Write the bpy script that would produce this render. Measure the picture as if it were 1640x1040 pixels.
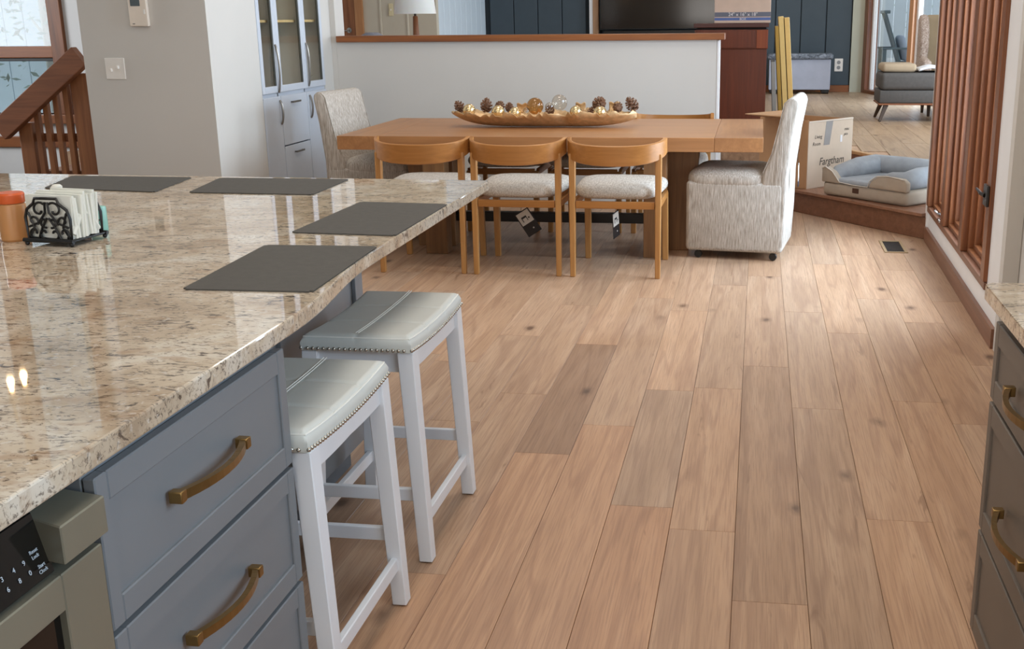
import bpy, bmesh, math, random
from mathutils import Vector, Matrix, Euler
for o in list(bpy.data.objects): bpy.data.objects.remove(o, do_unlink=True)
SC = bpy.context.scene
COL = SC.collection
PI = math.pi
rad = math.radians

# ------------------------------------------------------------------ camera
cd = bpy.data.cameras.new('camera')
cam = bpy.data.objects.new('camera', cd); COL.objects.link(cam); SC.camera = cam
pitch, yaw, roll = 0.268182137, -0.143155784, 0.00952290078
cy_, sy_, cp_, sp_ = math.cos(yaw), math.sin(yaw), math.cos(pitch), math.sin(pitch)
fwd = Vector((sy_*cp_, cy_*cp_, -sp_)); rgt = Vector((cy_, -sy_, 0)); dwn = fwd.cross(rgt)
r2 = math.cos(roll)*rgt + math.sin(roll)*dwn; d2 = -math.sin(roll)*rgt + math.cos(roll)*dwn
m = Matrix((r2, -d2, -fwd)).transposed().to_4x4(); m.translation = Vector((0, 0, 1.5)); cam.matrix_world = m
cd.sensor_fit = 'HORIZONTAL'; cd.sensor_width = 36; cd.lens = 36*1799.216/1640
cd.shift_x = (820-953.5266)/1640; cd.shift_y = (523.2638-520)/1640
cd.clip_start = 0.05; cd.clip_end = 200

# ------------------------------------------------------------------ world, light, exposure
W = bpy.data.worlds.new('world'); SC.world = W; W.use_nodes = True
bg = W.node_tree.nodes['Background']; bg.inputs[0].default_value = (0.78, 0.9, 1.0, 1); bg.inputs[1].default_value = 1.55
SC.view_settings.view_transform = 'Standard'; SC.view_settings.look = 'None'
SC.view_settings.exposure = 0.0; SC.view_settings.gamma = 1; SC.view_settings.use_curve_mapping = False

def area(name, loc, direction, sx, sy, power, col):
    l = bpy.data.lights.new(name, 'AREA'); l.shape = 'RECTANGLE'; l.size = sx; l.size_y = sy; l.energy = power; l.color = col
    o = bpy.data.objects.new(name, l); COL.objects.link(o); o.location = loc
    o.rotation_euler = Vector(direction).to_track_quat('-Z', 'Y').to_euler(); return o
COOL = (0.62, 0.80, 1.0); DAY = (0.95, 0.97, 1.0); WARM = (1.0, 0.78, 0.55)
area('daylight_kitchen_window', (1.42, 1.0, 1.80), (-1, 0, -0.35), 2.0, 1.15, 75, COOL)
area('daylight_dining_window', (1.50, 6.7, 1.55), (-1, 0, -0.25), 2.1, 2.3, 290, COOL)
area('daylight_rear_window', (-1.0, -2.75, 1.6), (0, 1, -0.15), 3.0, 1.7, 80, (1.0, 0.9, 0.8))
area('daylight_living_window', (2.75, 14.9, 1.7), (-1, -0.25, -0.15), 1.4, 2.2, 200, COOL)
area('daylight_living_side_window', (3.6, 11.0, 2.0), (-1, -0.25, -0.2), 2.6, 2.2, 260, (.82, .91, 1.0))
area('daylight_hall_window', (-8.45, 7.0, 2.2), (1, 0, -0.15), 2.4, 2.0, 120, DAY)
FILL_LIGHTS = [(-.6, 1.4, 27), (-.6, 4.6, 30), (-1.4, 7.6, 20), (-2.8, 2.6, 14), (-1.2, 12.5, 25), (.6, 15.5, 35)]  # added unseen ceiling lights that brighten and even out the rooms
for x_, y_, p_ in FILL_LIGHTS: area('added_ceiling_fill', (x_, y_, 4.12), (0, 0, -1), 1.1, 1.1, p_, (1.0, .91, .82))

# ------------------------------------------------------------------ mesh helpers
def lin(c):
    if isinstance(c, str):
        c = tuple(int(c[i:i+2], 16)/255 for i in (0, 2, 4))
    return tuple(x/12.92 if x <= .04045 else ((x+.055)/1.055)**2.4 for x in c)
def B(): return bmesh.new()
def box(bm, x0, x1, y0, y1, z0, z1):
    v = [bm.verts.new(p) for p in ((x0,y0,z0),(x1,y0,z0),(x1,y1,z0),(x0,y1,z0),(x0,y0,z1),(x1,y0,z1),(x1,y1,z1),(x0,y1,z1))]
    for f in ((3,2,1,0),(4,5,6,7),(0,1,5,4),(1,2,6,5),(2,3,7,6),(3,0,4,7)): bm.faces.new([v[i] for i in f])
    return v
def merge(bm, t):
    me = bpy.data.meshes.new('t'); t.to_mesh(me); t.free(); bm.from_mesh(me); bpy.data.meshes.remove(me)
def rbox(bm, x0, x1, y0, y1, z0, z1, r=.01, seg=2, mat=None):
    t = B(); box(t, x0, x1, y0, y1, z0, z1)
    r = min(r, .49*min(x1-x0, y1-y0, z1-z0))
    bmesh.ops.bevel(t, geom=t.edges[:], offset=r, segments=seg, profile=.5, affect='EDGES')
    if mat: bmesh.ops.transform(t, matrix=mat, verts=t.verts)
    merge(bm, t)
def hexa(bm, lo, hi, r=0, seg=2):
    """8 corner solid: lo = 4 points, hi = 4 points (same winding)"""
    t = B(); v = [t.verts.new(p) for p in list(lo)+list(hi)]
    for f in ((3,2,1,0),(4,5,6,7),(0,1,5,4),(1,2,6,5),(2,3,7,6),(3,0,4,7)): t.faces.new([v[i] for i in f])
    bmesh.ops.recalc_face_normals(t, faces=t.faces)
    if r: bmesh.ops.bevel(t, geom=t.edges[:], offset=r, segments=seg, profile=.5, affect='EDGES')
    merge(bm, t)
def beam(bm, p0, p1, w, h, up=(0,0,1), r=0.004, w1=None, h1=None):
    p0, p1 = Vector(p0), Vector(p1); d = (p1-p0).normalized(); s = d.cross(Vector(up))
    if s.length < 1e-5: s = d.cross(Vector((0,1,0)))
    s.normalize(); u = s.cross(d).normalized(); w1 = w if w1 is None else w1; h1 = h if h1 is None else h1
    q = lambda p, a, b: [p-s*a/2-u*b/2, p+s*a/2-u*b/2, p+s*a/2+u*b/2, p-s*a/2+u*b/2]
    hexa(bm, q(p0, w, h), q(p1, w1, h1), r)
def tube(bm, pts, r, n=8, closed=False, caps=True):
    pts = [Vector(p) for p in pts]; N = len(pts)
    rs = r if isinstance(r, (list, tuple)) else [r]*N
    rings = []; prev = None
    for i, p in enumerate(pts):
        a = pts[(i-1) % N] if (closed or i > 0) else p; b = pts[(i+1) % N] if (closed or i < N-1) else p
        d = (b-a).normalized()
        if prev is None:
            s = d.cross(Vector((0,0,1)));
            if s.length < 1e-4: s = d.cross(Vector((1,0,0)))
        else: s = prev - d*prev.dot(d)
        s.normalize(); prev = s; u = d.cross(s)
        rings.append([bm.verts.new(p + rs[i]*(math.cos(2*PI*k/n)*s + math.sin(2*PI*k/n)*u)) for k in range(n)])
    for i in range(N if closed else N-1):
        A, C = rings[i], rings[(i+1) % N]
        for k in range(n): bm.faces.new((A[k], A[(k+1) % n], C[(k+1) % n], C[k]))
    if caps and not closed:
        bm.faces.new(rings[0][::-1]); bm.faces.new(rings[-1])
def lathe(bm, prof, n=24, c=(0,0,0)):
    rings = []
    for r, z in prof:
        if r < 1e-5: rings.append([bm.verts.new((c[0], c[1], c[2]+z))])
        else: rings.append([bm.verts.new((c[0]+r*math.cos(2*PI*k/n), c[1]+r*math.sin(2*PI*k/n), c[2]+z)) for k in range(n)])
    for A, C in zip(rings, rings[1:]):
        for k in range(n):
            q = [A[k % len(A)], A[(k+1) % len(A)], C[(k+1) % len(C)], C[k % len(C)]]
            s = []
            for v in q:
                if v not in s: s.append(v)
            if len(s) > 2: bm.faces.new(s)
def prism(bm, poly, axis, a, b, r=0, seg=2):
    """poly: 2D outline; axis 'x': (y,z), 'y': (x,z), 'z': (x,y)"""
    f = {'x': lambda p, t: (t, p[0], p[1]), 'y': lambda p, t: (p[0], t, p[1]), 'z': lambda p, t: (p[0], p[1], t)}[axis]
    t = B(); A = [t.verts.new(f(p, a)) for p in poly]; C = [t.verts.new(f(p, b)) for p in poly]; n = len(poly)
    t.faces.new(A); t.faces.new(C[::-1])
    for i in range(n): t.faces.new((A[i], C[i], C[(i+1) % n], A[(i+1) % n]))
    bmesh.ops.recalc_face_normals(t, faces=t.faces)
    if r:
        es = [e for e in t.edges if e.calc_face_angle(0) > .6]
        bmesh.ops.bevel(t, geom=es, offset=r, segments=seg, profile=.5, affect='EDGES', clamp_overlap=True)
    merge(bm, t)
def grid(bm, fn, nu, nv, cu=False, cv=False):
    V = [[bm.verts.new(fn(i/nu, j/nv)) for j in range(nv+(0 if cv else 1))] for i in range(nu+(0 if cu else 1))]
    for i in range(nu):
        for j in range(nv):
            a, b = V[i], V[(i+1) % len(V)]
            bm.faces.new((a[j], b[j], b[(j+1) % len(b)], a[(j+1) % len(a)]))
    return V
def sphere(bm, c, r, n=14, s=(1,1,1)):
    t = B(); bmesh.ops.create_uvsphere(t, u_segments=n, v_segments=max(6, n*2//3), radius=r)
    bmesh.ops.scale(t, vec=s, verts=t.verts); bmesh.ops.translate(t, vec=c, verts=t.verts); merge(bm, t)
def xf(bm, mat): bmesh.ops.transform(bm, matrix=mat, verts=bm.verts)
def obj(name, bm, mat, parent=None, ang=20, label=None):
    bmesh.ops.recalc_face_normals(bm, faces=bm.faces)
    me = bpy.data.meshes.new(name); bm.to_mesh(me); bm.free()
    if ang:
        me.polygons.foreach_set('use_smooth', [True]*len(me.polygons)); me.set_sharp_from_angle(angle=rad(ang))
    me.materials.append(mat)
    o = bpy.data.objects.new(name, me); COL.objects.link(o)
    if parent: o.parent = parent
    if label: o['label'] = label
    return o
def tag(o, label, cat, group=None, kind=None):
    o['label'] = label; o['category'] = cat
    if group: o['group'] = group
    if kind: o['kind'] = kind
    return o
def thing(name, label, cat, loc=(0,0,0), rz=0, group=None):
    o = bpy.data.objects.new(name, None); COL.objects.link(o); o.location = loc; o.rotation_euler = (0, 0, rz)
    o.empty_display_size = .1
    return tag(o, label, cat, group)
def one(name, bm, mat, label, cat, group=None, loc=None, rz=0, ang=20):
    o = obj(name, bm, mat, None, ang); tag(o, label, cat, group)
    if loc: o.location = loc
    o.rotation_euler = (0, 0, rz); return o
def struct(name, bm, mat, label, cat='wall', ang=None):
    o = obj(name, bm, mat, None, ang); tag(o, label, cat, None, 'structure'); return o
def dup(root, loc, rz, label, group=None):
    r = root.copy(); COL.objects.link(r); r.location = loc; r.rotation_euler = (0, 0, rz); r['label'] = label
    if group: r['group'] = group
    for ch in list(root.children):
        c = ch.copy(); COL.objects.link(c); c.parent = r
        for g in list(ch.children):
            d = g.copy(); COL.objects.link(d); d.parent = c
    return r
def text(name, s, size, mat, mtx, parent, ext=.0004, shear=0):
    cu = bpy.data.curves.new('txt', 'FONT'); cu.body = s; cu.size = size; cu.extrude = ext; cu.align_x = 'CENTER'; cu.align_y = 'CENTER'; cu.shear = shear
    cu.resolution_u = 3
    t = bpy.data.objects.new('txt', cu); COL.objects.link(t)
    dg = bpy.context.evaluated_depsgraph_get(); me = bpy.data.meshes.new_from_object(t.evaluated_get(dg))
    bpy.data.objects.remove(t, do_unlink=True); bpy.data.curves.remove(cu)
    me.name = name; me.materials.clear(); me.materials.append(mat)
    o = bpy.data.objects.new(name, me); COL.objects.link(o); o.parent = parent; o.matrix_local = mtx; return o
def frame(o, x, y):
    """matrix with origin o, local x axis and local y axis"""
    x = Vector(x).normalized(); y = Vector(y).normalized(); z = x.cross(y)
    mm = Matrix((x, y, z)).transposed().to_4x4(); mm.translation = Vector(o); return mm

# ------------------------------------------------------------------ materials
class NT:
    def __init__(s, name):
        s.m = bpy.data.materials.new(name); s.m.use_nodes = True; s.t = s.m.node_tree; s.b = s.t.nodes['Principled BSDF']
    def n(s, t, **k):
        nd = s.t.nodes.new(t)
        for a, v in k.items(): setattr(nd, a, v)
        return nd
    def l(s, a, b): s.t.links.new(a, b)
    def setb(s, **k):
        for a, v in k.items(): s.b.inputs[a].default_value = v
    def coord(s, scale=(1,1,1), rot=(0,0,0), rnd=False):
        tc = s.n('ShaderNodeTexCoord'); mp = s.n('ShaderNodeMapping'); mp.inputs['Scale'].default_value = scale; mp.inputs['Rotation'].default_value = rot
        src = tc.outputs['Object']
        if rnd:
            oi = s.n('ShaderNodeObjectInfo'); mu = s.n('ShaderNodeVectorMath', operation='MULTIPLY_ADD')
            mu.inputs[0].default_value = (37, 53, 29); s.l(oi.outputs['Random'], mu.inputs[0])
            cmb = s.n('ShaderNodeVectorMath', operation='MULTIPLY'); s.l(oi.outputs['Random'], cmb.inputs[0]); cmb.inputs[1].default_value = (37, 53, 29)
            ad = s.n('ShaderNodeVectorMath', operation='ADD'); s.l(src, ad.inputs[0]); s.l(cmb.outputs[0], ad.inputs[1]); src = ad.outputs[0]
            s.t.nodes.remove(mu)
        s.l(src, mp.inputs[0]); return mp.outputs[0]
    def noise(s, vec, scale, detail=4, rough=.55, dist=0):
        nd = s.n('ShaderNodeTexNoise'); nd.inputs['Scale'].default_value = scale; nd.inputs['Detail'].default_value = detail
        nd.inputs['Roughness'].default_value = rough; nd.inputs['Distortion'].default_value = dist; s.l(vec, nd.inputs['Vector']); return nd.outputs['Fac']
    def ramp(s, fac, stops):
        nd = s.n('ShaderNodeValToRGB'); e = nd.color_ramp.elements
        while len(e) < len(stops): e.new(.5)
        for i, (p, c) in enumerate(stops):
            e[i].position = p; e[i].color = (*c, 1) if len(c) == 3 else c
        s.l(fac, nd.inputs[0]); return nd.outputs[0]
    def mix(s, fac, a, b, blend='MIX'):
        nd = s.n('ShaderNodeMix', data_type='RGBA', blend_type=blend)
        for v, i in ((fac, 0), (a, 6), (b, 7)):
            if hasattr(v, 'node'): s.l(v, nd.inputs[i])
            else: nd.inputs[i].default_value = v if i == 0 else ((*v, 1) if len(v) == 3 else v)
        return nd.outputs[2]
    def bump(s, h, strength=.2, dist=.002):
        nd = s.n('ShaderNodeBump'); nd.inputs['Strength'].default_value = strength; nd.inputs['Distance'].default_value = dist
        s.l(h, nd.inputs['Height']); s.l(nd.outputs[0], s.b.inputs['Normal'])
    def col(s, c): s.l(c, s.b.inputs['Base Color'])
def plain(name, c, rough=.5, metal=0, var=.06, vs=6, bump=0, bs=200, **k):
    n = NT(name); c = lin(c); n.setb(Roughness=rough, Metallic=metal, **k)
    v = n.coord(); f = n.noise(v, vs, 3)
    n.col(n.ramp(f, [(.3, tuple(x*(1-var) for x in c)), (.7, tuple(min(1, x*(1+var)) for x in c))]))
    if bump: n.bump(n.noise(v, bs, 2), bump, .002)
    return n.m
def wood(name, dark, light, axis='z', rough=.4, fine=1.0, rnd=True, var=.12, contrast=1.0, coat=0):
    n = NT(name); d, l = lin(dark), lin(light); i = 'xyz'.index(axis)
    sc = [16*fine]*3; sc[i] = 1.1*fine
    v = n.coord(sc, rnd=rnd); f1 = n.noise(v, 1.3, 6, .6, .8)
    sc2 = [60*fine]*3; sc2[i] = 2.2*fine
    v2 = n.coord(sc2, rnd=rnd); f2 = n.noise(v2, 1.5, 3, .6)
    c = n.ramp(f1, [(.5-.22/contrast, d), (.5+.2/contrast, l)])
    c = n.mix(n.ramp(f2, [(.35, (.35,)*3), (.6, (0,)*3)]), c, tuple(x*.8 for x in d))
    if rnd:
        oi = n.n('ShaderNodeObjectInfo'); hs = n.n('ShaderNodeHueSaturation'); mr = n.n('ShaderNodeMapRange')
        mr.inputs['To Min'].default_value = 1-var; mr.inputs['To Max'].default_value = 1+var
        n.l(oi.outputs['Random'], mr.inputs[0]); n.l(mr.outputs[0], hs.inputs['Value']); n.l(c, hs.inputs['Color']); c = hs.outputs[0]
    n.col(c); n.setb(Roughness=rough)
    if coat: n.setb(**{'Coat Weight': coat, 'Coat Roughness': .12})
    n.bump(f2, .12, .001); return n.m
def floorwood(name):
    n = NT(name)
    v = n.coord((11, .8, 11), rnd=True); f = n.noise(v, 1.0, 5, .55, 1.2)
    wv = n.coord((1, .16, 1), rnd=True); big = n.noise(wv, 9, 2, .5, .6)
    c = n.ramp(f, [(.2, lin('A78669')), (.5, lin('BD9A7C')), (.8, lin('CCAD90'))])
    c = n.mix(n.ramp(big, [(.35, (.45,)*3), (.65, (0,)*3)]), c, lin('AA886C'))
    # cathedral grain
    gv = n.coord((16, .9, 16), rnd=True); g0 = n.noise(gv, .55, 2, .5, .4)
    mu = n.n('ShaderNodeMath', operation='MULTIPLY'); n.l(g0, mu.inputs[0]); mu.inputs[1].default_value = 26
    sn = n.n('ShaderNodeMath', operation='SINE'); n.l(mu.outputs[0], sn.inputs[0])
    c = n.mix(n.ramp(sn.outputs[0], [(.45, (0,)*3), (1, (.34,)*3)]), c, lin('8A6650'))
    fv = n.coord((220, 5, 220), rnd=True); ff = n.noise(fv, 1, 3, .6)
    c = n.mix(n.ramp(ff, [(.36, (.45,)*3), (.54, (0,)*3)]), c, lin('8E6C56'))
    # knots
    kv = n.coord((4.2, 2.3, 4.2), rnd=True); vo = n.n('ShaderNodeTexVoronoi'); vo.inputs['Scale'].default_value = 1; n.l(kv, vo.inputs['Vector'])
    wob = n.noise(n.coord((30, 14, 30), rnd=True), 1, 3)
    kd = n.n('ShaderNodeMath', operation='MULTIPLY_ADD'); n.l(wob, kd.inputs[0]); kd.inputs[1].default_value = .12; n.l(vo.outputs['Distance'], kd.inputs[2])
    c = n.mix(n.ramp(kd.outputs[0], [(.10, (.9,)*3), (.15, (.35,)*3), (.22, (0,)*3)]), c, lin('5E4434'))
    cr = n.noise(n.coord((9, .9, 9), rnd=True), 1.2, 4, .65, 1.6)
    c = n.mix(n.ramp(cr, [(.30, (.55,)*3), (.36, (0,)*3)]), c, lin('7E5C44'))
    oi = n.n('ShaderNodeObjectInfo'); n.col(n.mix(1.0, c, oi.outputs['Color'], 'MULTIPLY')); n.setb(Roughness=.4)
    n.bump(ff, .08, .001); return n.m
def granite(name):
    n = NT(name)
    a = n.noise(n.coord(), 4.5, 4, .6, .5)
    c = n.ramp(a, [(.32, lin('A18D75')), (.52, lin('C2B29B')), (.7, lin('D3CBBC'))])
    m1 = n.noise(n.coord((20, 44, 40), (0, 0, rad(-28))), 1, 6, .68, 1.1)
    c = n.mix(n.ramp(m1, [(.36, (.95,)*3), (.45, (0,)*3)]), c, lin('4A3F37'))
    m2 = n.noise(n.coord((60, 120, 120), (0, 0, rad(-25))), 1, 4, .65, .6)
    c = n.mix(n.ramp(m2, [(.36, (.7,)*3), (.45, (0,)*3)]), c, lin('5B5048'))
    m3 = n.noise(n.coord((9, 16, 14), (0, 0, rad(15))), 1, 4, .6, .4)
    c = n.mix(n.ramp(m3, [(.34, (.5,)*3), (.45, (0,)*3)]), c, lin('9A7B5C'))
    m4 = n.noise(n.coord((1, 1, 1)), 55, 3, .6)
    c = n.mix(n.ramp(m4, [(.6, (0,)*3), (.7, (.35,)*3)]), c, lin('E2DED6'))
    n.col(c); n.setb(Roughness=.03); n.b.inputs['IOR'].default_value = 1.6
    return n.m
def tweed(name, base, dark, light, sc=(130, 130, 14)):
    n = NT(name)
    f = n.noise(n.coord(sc), 1, 3, .6); g = n.noise(n.coord((260, 260, 260)), 1, 2)
    c = n.ramp(f, [(.32, lin(dark)), (.5, lin(base)), (.68, lin(light))])
    c = n.mix(n.ramp(g, [(.35, (.2,)*3), (.6, (0,)*3)]), c, lin(dark))
    n.col(c); n.setb(Roughness=.95); n.bump(f, .35, .004); return n.m
def glassmat(name, tint=(1,1,1), refl=.07):
    n = NT(name); t = n.t; t.nodes.remove(n.b)
    tr = n.n('ShaderNodeBsdfTransparent'); tr.inputs[0].default_value = (*tint, 1)
    gl = n.n('ShaderNodeBsdfGlossy'); gl.inputs['Roughness'].default_value = .01
    lw = n.n('ShaderNodeLayerWeight'); lw.inputs[0].default_value = .5
    pw = n.n('ShaderNodeMath', operation='POWER'); n.l(lw.outputs['Facing'], pw.inputs[0]); pw.inputs[1].default_value = 5
    fr = n.n('ShaderNodeMath', operation='MULTIPLY_ADD'); n.l(pw.outputs[0], fr.inputs[0]); fr.inputs[1].default_value = .9; fr.inputs[2].default_value = refl*.6
    mx = n.n('ShaderNodeMixShader'); n.l(fr.outputs[0], mx.inputs[0]); n.l(tr.outputs[0], mx.inputs[1]); n.l(gl.outputs[0], mx.inputs[2])
    n.l(mx.outputs[0], t.nodes['Material Output'].inputs[0]); return n.m
def emit(name, c, s):
    n = NT(name); n.setb(**{'Emission Color': (*c, 1), 'Emission Strength': s}); return n.m

FLOOR = floorwood('oak_plank'); GRAN = granite('granite')
UNDER = plain('floor_underlay', '3A2A1E', .9)
WALLP = plain('greige_wall_paint', 'CBC7C0', .75, var=.015, vs=2, bump=.03, bs=300)
WALLW = plain('pale_wall_paint', 'DCDCDC', .7, var=.015, vs=2, bump=.03, bs=300)
TRIMW = plain('white_trim_paint', 'E6E6E6', .5, var=.02)
CEIL = plain('ceiling_paint', 'DCD6CC', .9, var=.02)
CABB = plain('blue_grey_cabinet_paint', '75797C', .42, var=.03, vs=3)
CABG = plain('cabinet_paint_warm_shade', '6C635A', .45, var=.03, vs=3)  # same grey cabinet paint, darkened and browned for dim warm light
HUTP = plain('pale_blue_hutch_paint', 'C3C9D2', .45, var=.02)
HUTI = wood('hutch_interior_board', 'C4B088', 'D6C49C', 'z', .6)
STEEL = plain('brushed_steel', '8E8C7C', .38, .55, var=.05, vs=3)
BLACKG = plain('black_glass', '06080B', .08, var=.02)
BLACK = plain('black_metal', '0B0B0C', .4, var=.1)
BRASS = plain('brushed_brass', '8C7044', .34, .85, var=.1, vs=30)
NICKEL = plain('nickel', 'A8A6A0', .25, .95, var=.05)
LEATH = plain('white_leather', 'CCCFC9', .46, var=.03, vs=5, bump=.12, bs=500)
STOOLW = plain('white_satin_paint', 'E4E7EA', .4, var=.02)
SEAM = plain('stitch_thread', 'EDEDE6', .6)
MATG = plain('charcoal_placemat', '47443E', .7, var=.1, vs=40, bump=.25, bs=250)
TABW = wood('honey_oak_table', '996840', 'B37F50', 'x', .38, fine=.6, var=.04)
TABE = wood('honey_oak_table_end', '996840', 'B37F50', 'y', .38, fine=.6, var=.04)
TABL = wood('oak_table_leg', '7A5432', '9C7044', 'z', .5, fine=.7, var=.05)
CHW = wood('honey_oak_chair', 'A06830', 'B67C40', 'x', .38, fine=.6, var=.05)
CHL = wood('honey_oak_chair_leg', 'A8743E', 'BE8C52', 'z', .4, fine=.7, var=.06)
SEATF = tweed('oatmeal_seat_fabric', 'BDB4A8', 'A0968A', 'D2CBC1', (160, 22, 160))
PARS = tweed('oatmeal_tweed', 'B3AA9F', '958A7D', 'CEC6BC', (150, 150, 13))
REDW = wood('redwood_trim', '5F351D', '8A532E', 'z', .4, fine=.8, var=.05)
REDX = wood('redwood_trim_lengthwise', '7A4424', '9E602F', 'x', .4, fine=.8, var=.05)
REDY = wood('redwood_trim_deep', '6C4632', '8A5E46', 'y', .4, fine=.8, var=.05)
MAHO = wood('mahogany', '5A2814', '70331B', 'z', .4, fine=.8, var=.03)
RAILW = wood('stained_fir', '7A4A2E', 'A0683F', 'z', .45, fine=.8, var=.06)
RAILX = wood('stained_fir_rail', '72442C', '925C3C', 'x', .45, fine=.8, var=.04)
GLASS = glassmat('window_glass')
TEAL = plain('slate_teal_paint', '3E4A52', .6, var=.04)
GREYB = plain('beige_panel_paint', 'C8C0AE', .7, var=.02)
BLUW = plain('cool_lit_panel_paint', 'CFDCE4', .6, var=.02)  # white boards with the cool window light mixed into the colour
CARD = plain('cardboard', 'B98F68', .85, var=.05, vs=8)
CARDL = plain('cardboard_print_side', 'D3BFAA', .85, var=.04, vs=8)
INK = plain('marker_ink', '4A423A', .8); INKW = plain('white_print', 'E8E6E8', .8)
LOVE = plain('grey_plush', '94979B', .95, var=.1, vs=14, bump=.3, bs=160)
BEDT = plain('taupe_plush', 'A89A8A', .95, var=.06, vs=10, bump=.3, bs=200)
OTTO = plain('charcoal_upholstery', '54514F', .85, var=.08, vs=40, bump=.2, bs=300)
GOLD = plain('hammered_gold', 'D2AE80', .45, .4, var=.18, vs=30, bump=.35, bs=45)
GOLDB = plain('gold_ball', 'E6CA98', .2, .85, var=.06)
CONE = plain('pine_cone_scale', '85624A', .8, var=.25, vs=60)
NAPK = plain('white_paper', 'DEDFD6', .85, var=.03)

# ------------------------------------------------------------------ floor of planks
PW = .1993; X0 = -.031
flo = B(); box(flo, -8.2, 1.25, -3.0, 10.5, -.12, -.006)
floor = struct('floor', flo, UNDER, 'wide-plank light oak floor of the kitchen and dining area', 'floor')
random.seed(4)
def plank_mesh(x0, x1, y0, y1, z=0):
    bm = B(); g = .0005; c = .0009
    lo = [(x0+g, y0+g), (x1-g, y0+g), (x1-g, y1-g), (x0+g, y1-g)]
    hi = [(x0+g+c, y0+g+c), (x1-g-c, y0+g+c), (x1-g-c, y1-g-c), (x0+g+c, y1-g-c)]
    r = [[bm.verts.new((x, y, zz)) for x, y in q] for q, zz in ((lo, z-.006), (lo, z-.0012), (hi, z))]
    for a, b in zip(r, r[1:]):
        for k in range(4): bm.faces.new((a[k], a[(k+1) % 4], b[(k+1) % 4], b[k]))
    bm.faces.new(r[2]); bm.faces.new(r[0][::-1]); return bm
KNOWN = {-4: [3.687, 5.085], -3: [3.997], -2: [3.28], -1: [4.49], 0: [2.714, 4.82], 1: [4.28], 2: [3.27, 5.41], 3: [4.41], -5: [4.33]}
for k in range(-22, 6):
    xa = X0+PW*k; xb = min(xa+PW, 1.166)
    if xb-xa < .03: continue
    ymin = 1.0 if k >= -7 else 3.3
    ends = sorted(KNOWN.get(k, [random.uniform(3.2, 4.8)]))
    while ends[0] > ymin: ends.insert(0, ends[0]-random.uniform(1.15, 2.1))
    while ends[-1] < 9.2: ends.append(ends[-1]+random.uniform(1.15, 2.1))
    if k == -4: ends = [1.6-1.3, 1.95, 3.687, 5.085, 6.9, 8.4, 9.6]
    for a, b in zip(ends, ends[1:]):
        b = min(b, 9.19); a = max(a, -.5)
        if b-a > .05:
            o = obj('plank', plank_mesh(xa, xb, a, b), FLOOR, floor, None)
            v = random.uniform(.88, 1.06); h = random.uniform(-.035, .035); o.color = (v*(1+h), v, v*(1-h), 1)
            if k == -4 and abs(a-3.687) < .01: o.color = (.68, .64, .62, 1)
            if k == -2 and a < 2 < b: o.color = (.98, .86, .76, 1)
            if k == 0 and abs(a-2.714) < .01: o.color = (.84, .83, .82, 1)
            if k in (-4, -3, -5) and b < 4: o.color = (1.07, .98, .90, 1)
pale = floor
# landing and upper living room floor
UZ = .38
A1, A2 = (1.20, 7.87), (-.30, 9.78)       # first riser line
land = B(); prism(land, [A1, (1.9, 7.87), (1.9, 9.0), (1.29, 9.0), (.62, 10.45), (-.30, 10.45), A2], 'z', -.005, .155)
landing = struct('floor', land, REDY, 'reddish wooden landing step below the living room', 'step')
d = (Vector(A2)-Vector(A1)).normalized(); nrm = Vector((d.y, -d.x))
if nrm.y > 0: nrm = -nrm
L_ = (Vector(A2)-Vector(A1)).length
def slab(a, b, depth, z0, z1):
    bm = B(); p = Vector(A1)+d*a; q = Vector(A1)+d*b
    prism(bm, [tuple(p+nrm*.006), tuple(q+nrm*.006), tuple(q-nrm*depth), tuple(p-nrm*depth)], 'z', z0, z1, .003, 1); return bm
obj('riser_board', slab(0.02, L_-.02, .012, 0.001, .152), wood('riser_board_wood', '6E4832', '855A42', 'x', .45, rnd=False), landing, None)
tread = wood('tread_board_wood', '74503A', '8E644C', 'y', .4)
for i in range(4):
    bm = B(); p = Vector(A1)-nrm*(-.03+i*.225); q = Vector(A1)-nrm*(-.03+(i+1)*.225-.003)
    prism(bm, [tuple(p+d*.06), tuple(p+d*(L_-.03)), tuple(q+d*(L_-.03)), tuple(q+d*.06)], 'z', .156, .18, .003, 1)
    obj('tread_board', bm, tread, landing, None)
up = B(); prism(up, [(1.29, 9.0), (4.2, 9.0), (4.2, 24), (-6.2, 24), (-6.2, 9.41), (-3.46, 9.41), (-3.46, 9.37), (-.34, 9.37), (-.34, 10.45), (.62, 10.45)], 'z', .0, UZ-.006)
upper = struct('floor', up, FLOOR, 'raised light oak floor of the living room', 'floor')
UPF = floorwood('pale_oak_plank')
for k in range(-4, 13):
    xa = .05+.21*k; y = 10.46 if xa < .62 else (9.0+(1.29-xa)/.67*1.45 if xa < 1.29 else 9.02)
    while y < 17.7:
        y2 = min(y+random.uniform(1.3, 2.4), 17.75); o = obj('plank', plank_mesh(xa, xa+.21, y+.005, y2, UZ), UPF, upper, None); y = y2; v = random.uniform(.72, .86); o.color = (v*.93, v, v*.98, 1)
bm = B(); beam(bm, (1.275, 8.985, UZ-.016), (.61, 10.44, UZ-.016), .05, .032, r=.008)
obj('stair_nosing', bm, wood('nosing_wood', 'A98258', 'C29C72', 'y', .4), upper, None)
bm = B(); beam(bm, (1.27, 8.98, .27), (.60, 10.43, .27), .012, .17, r=.002)
obj('riser_board', bm, tread, upper, None)

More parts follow.
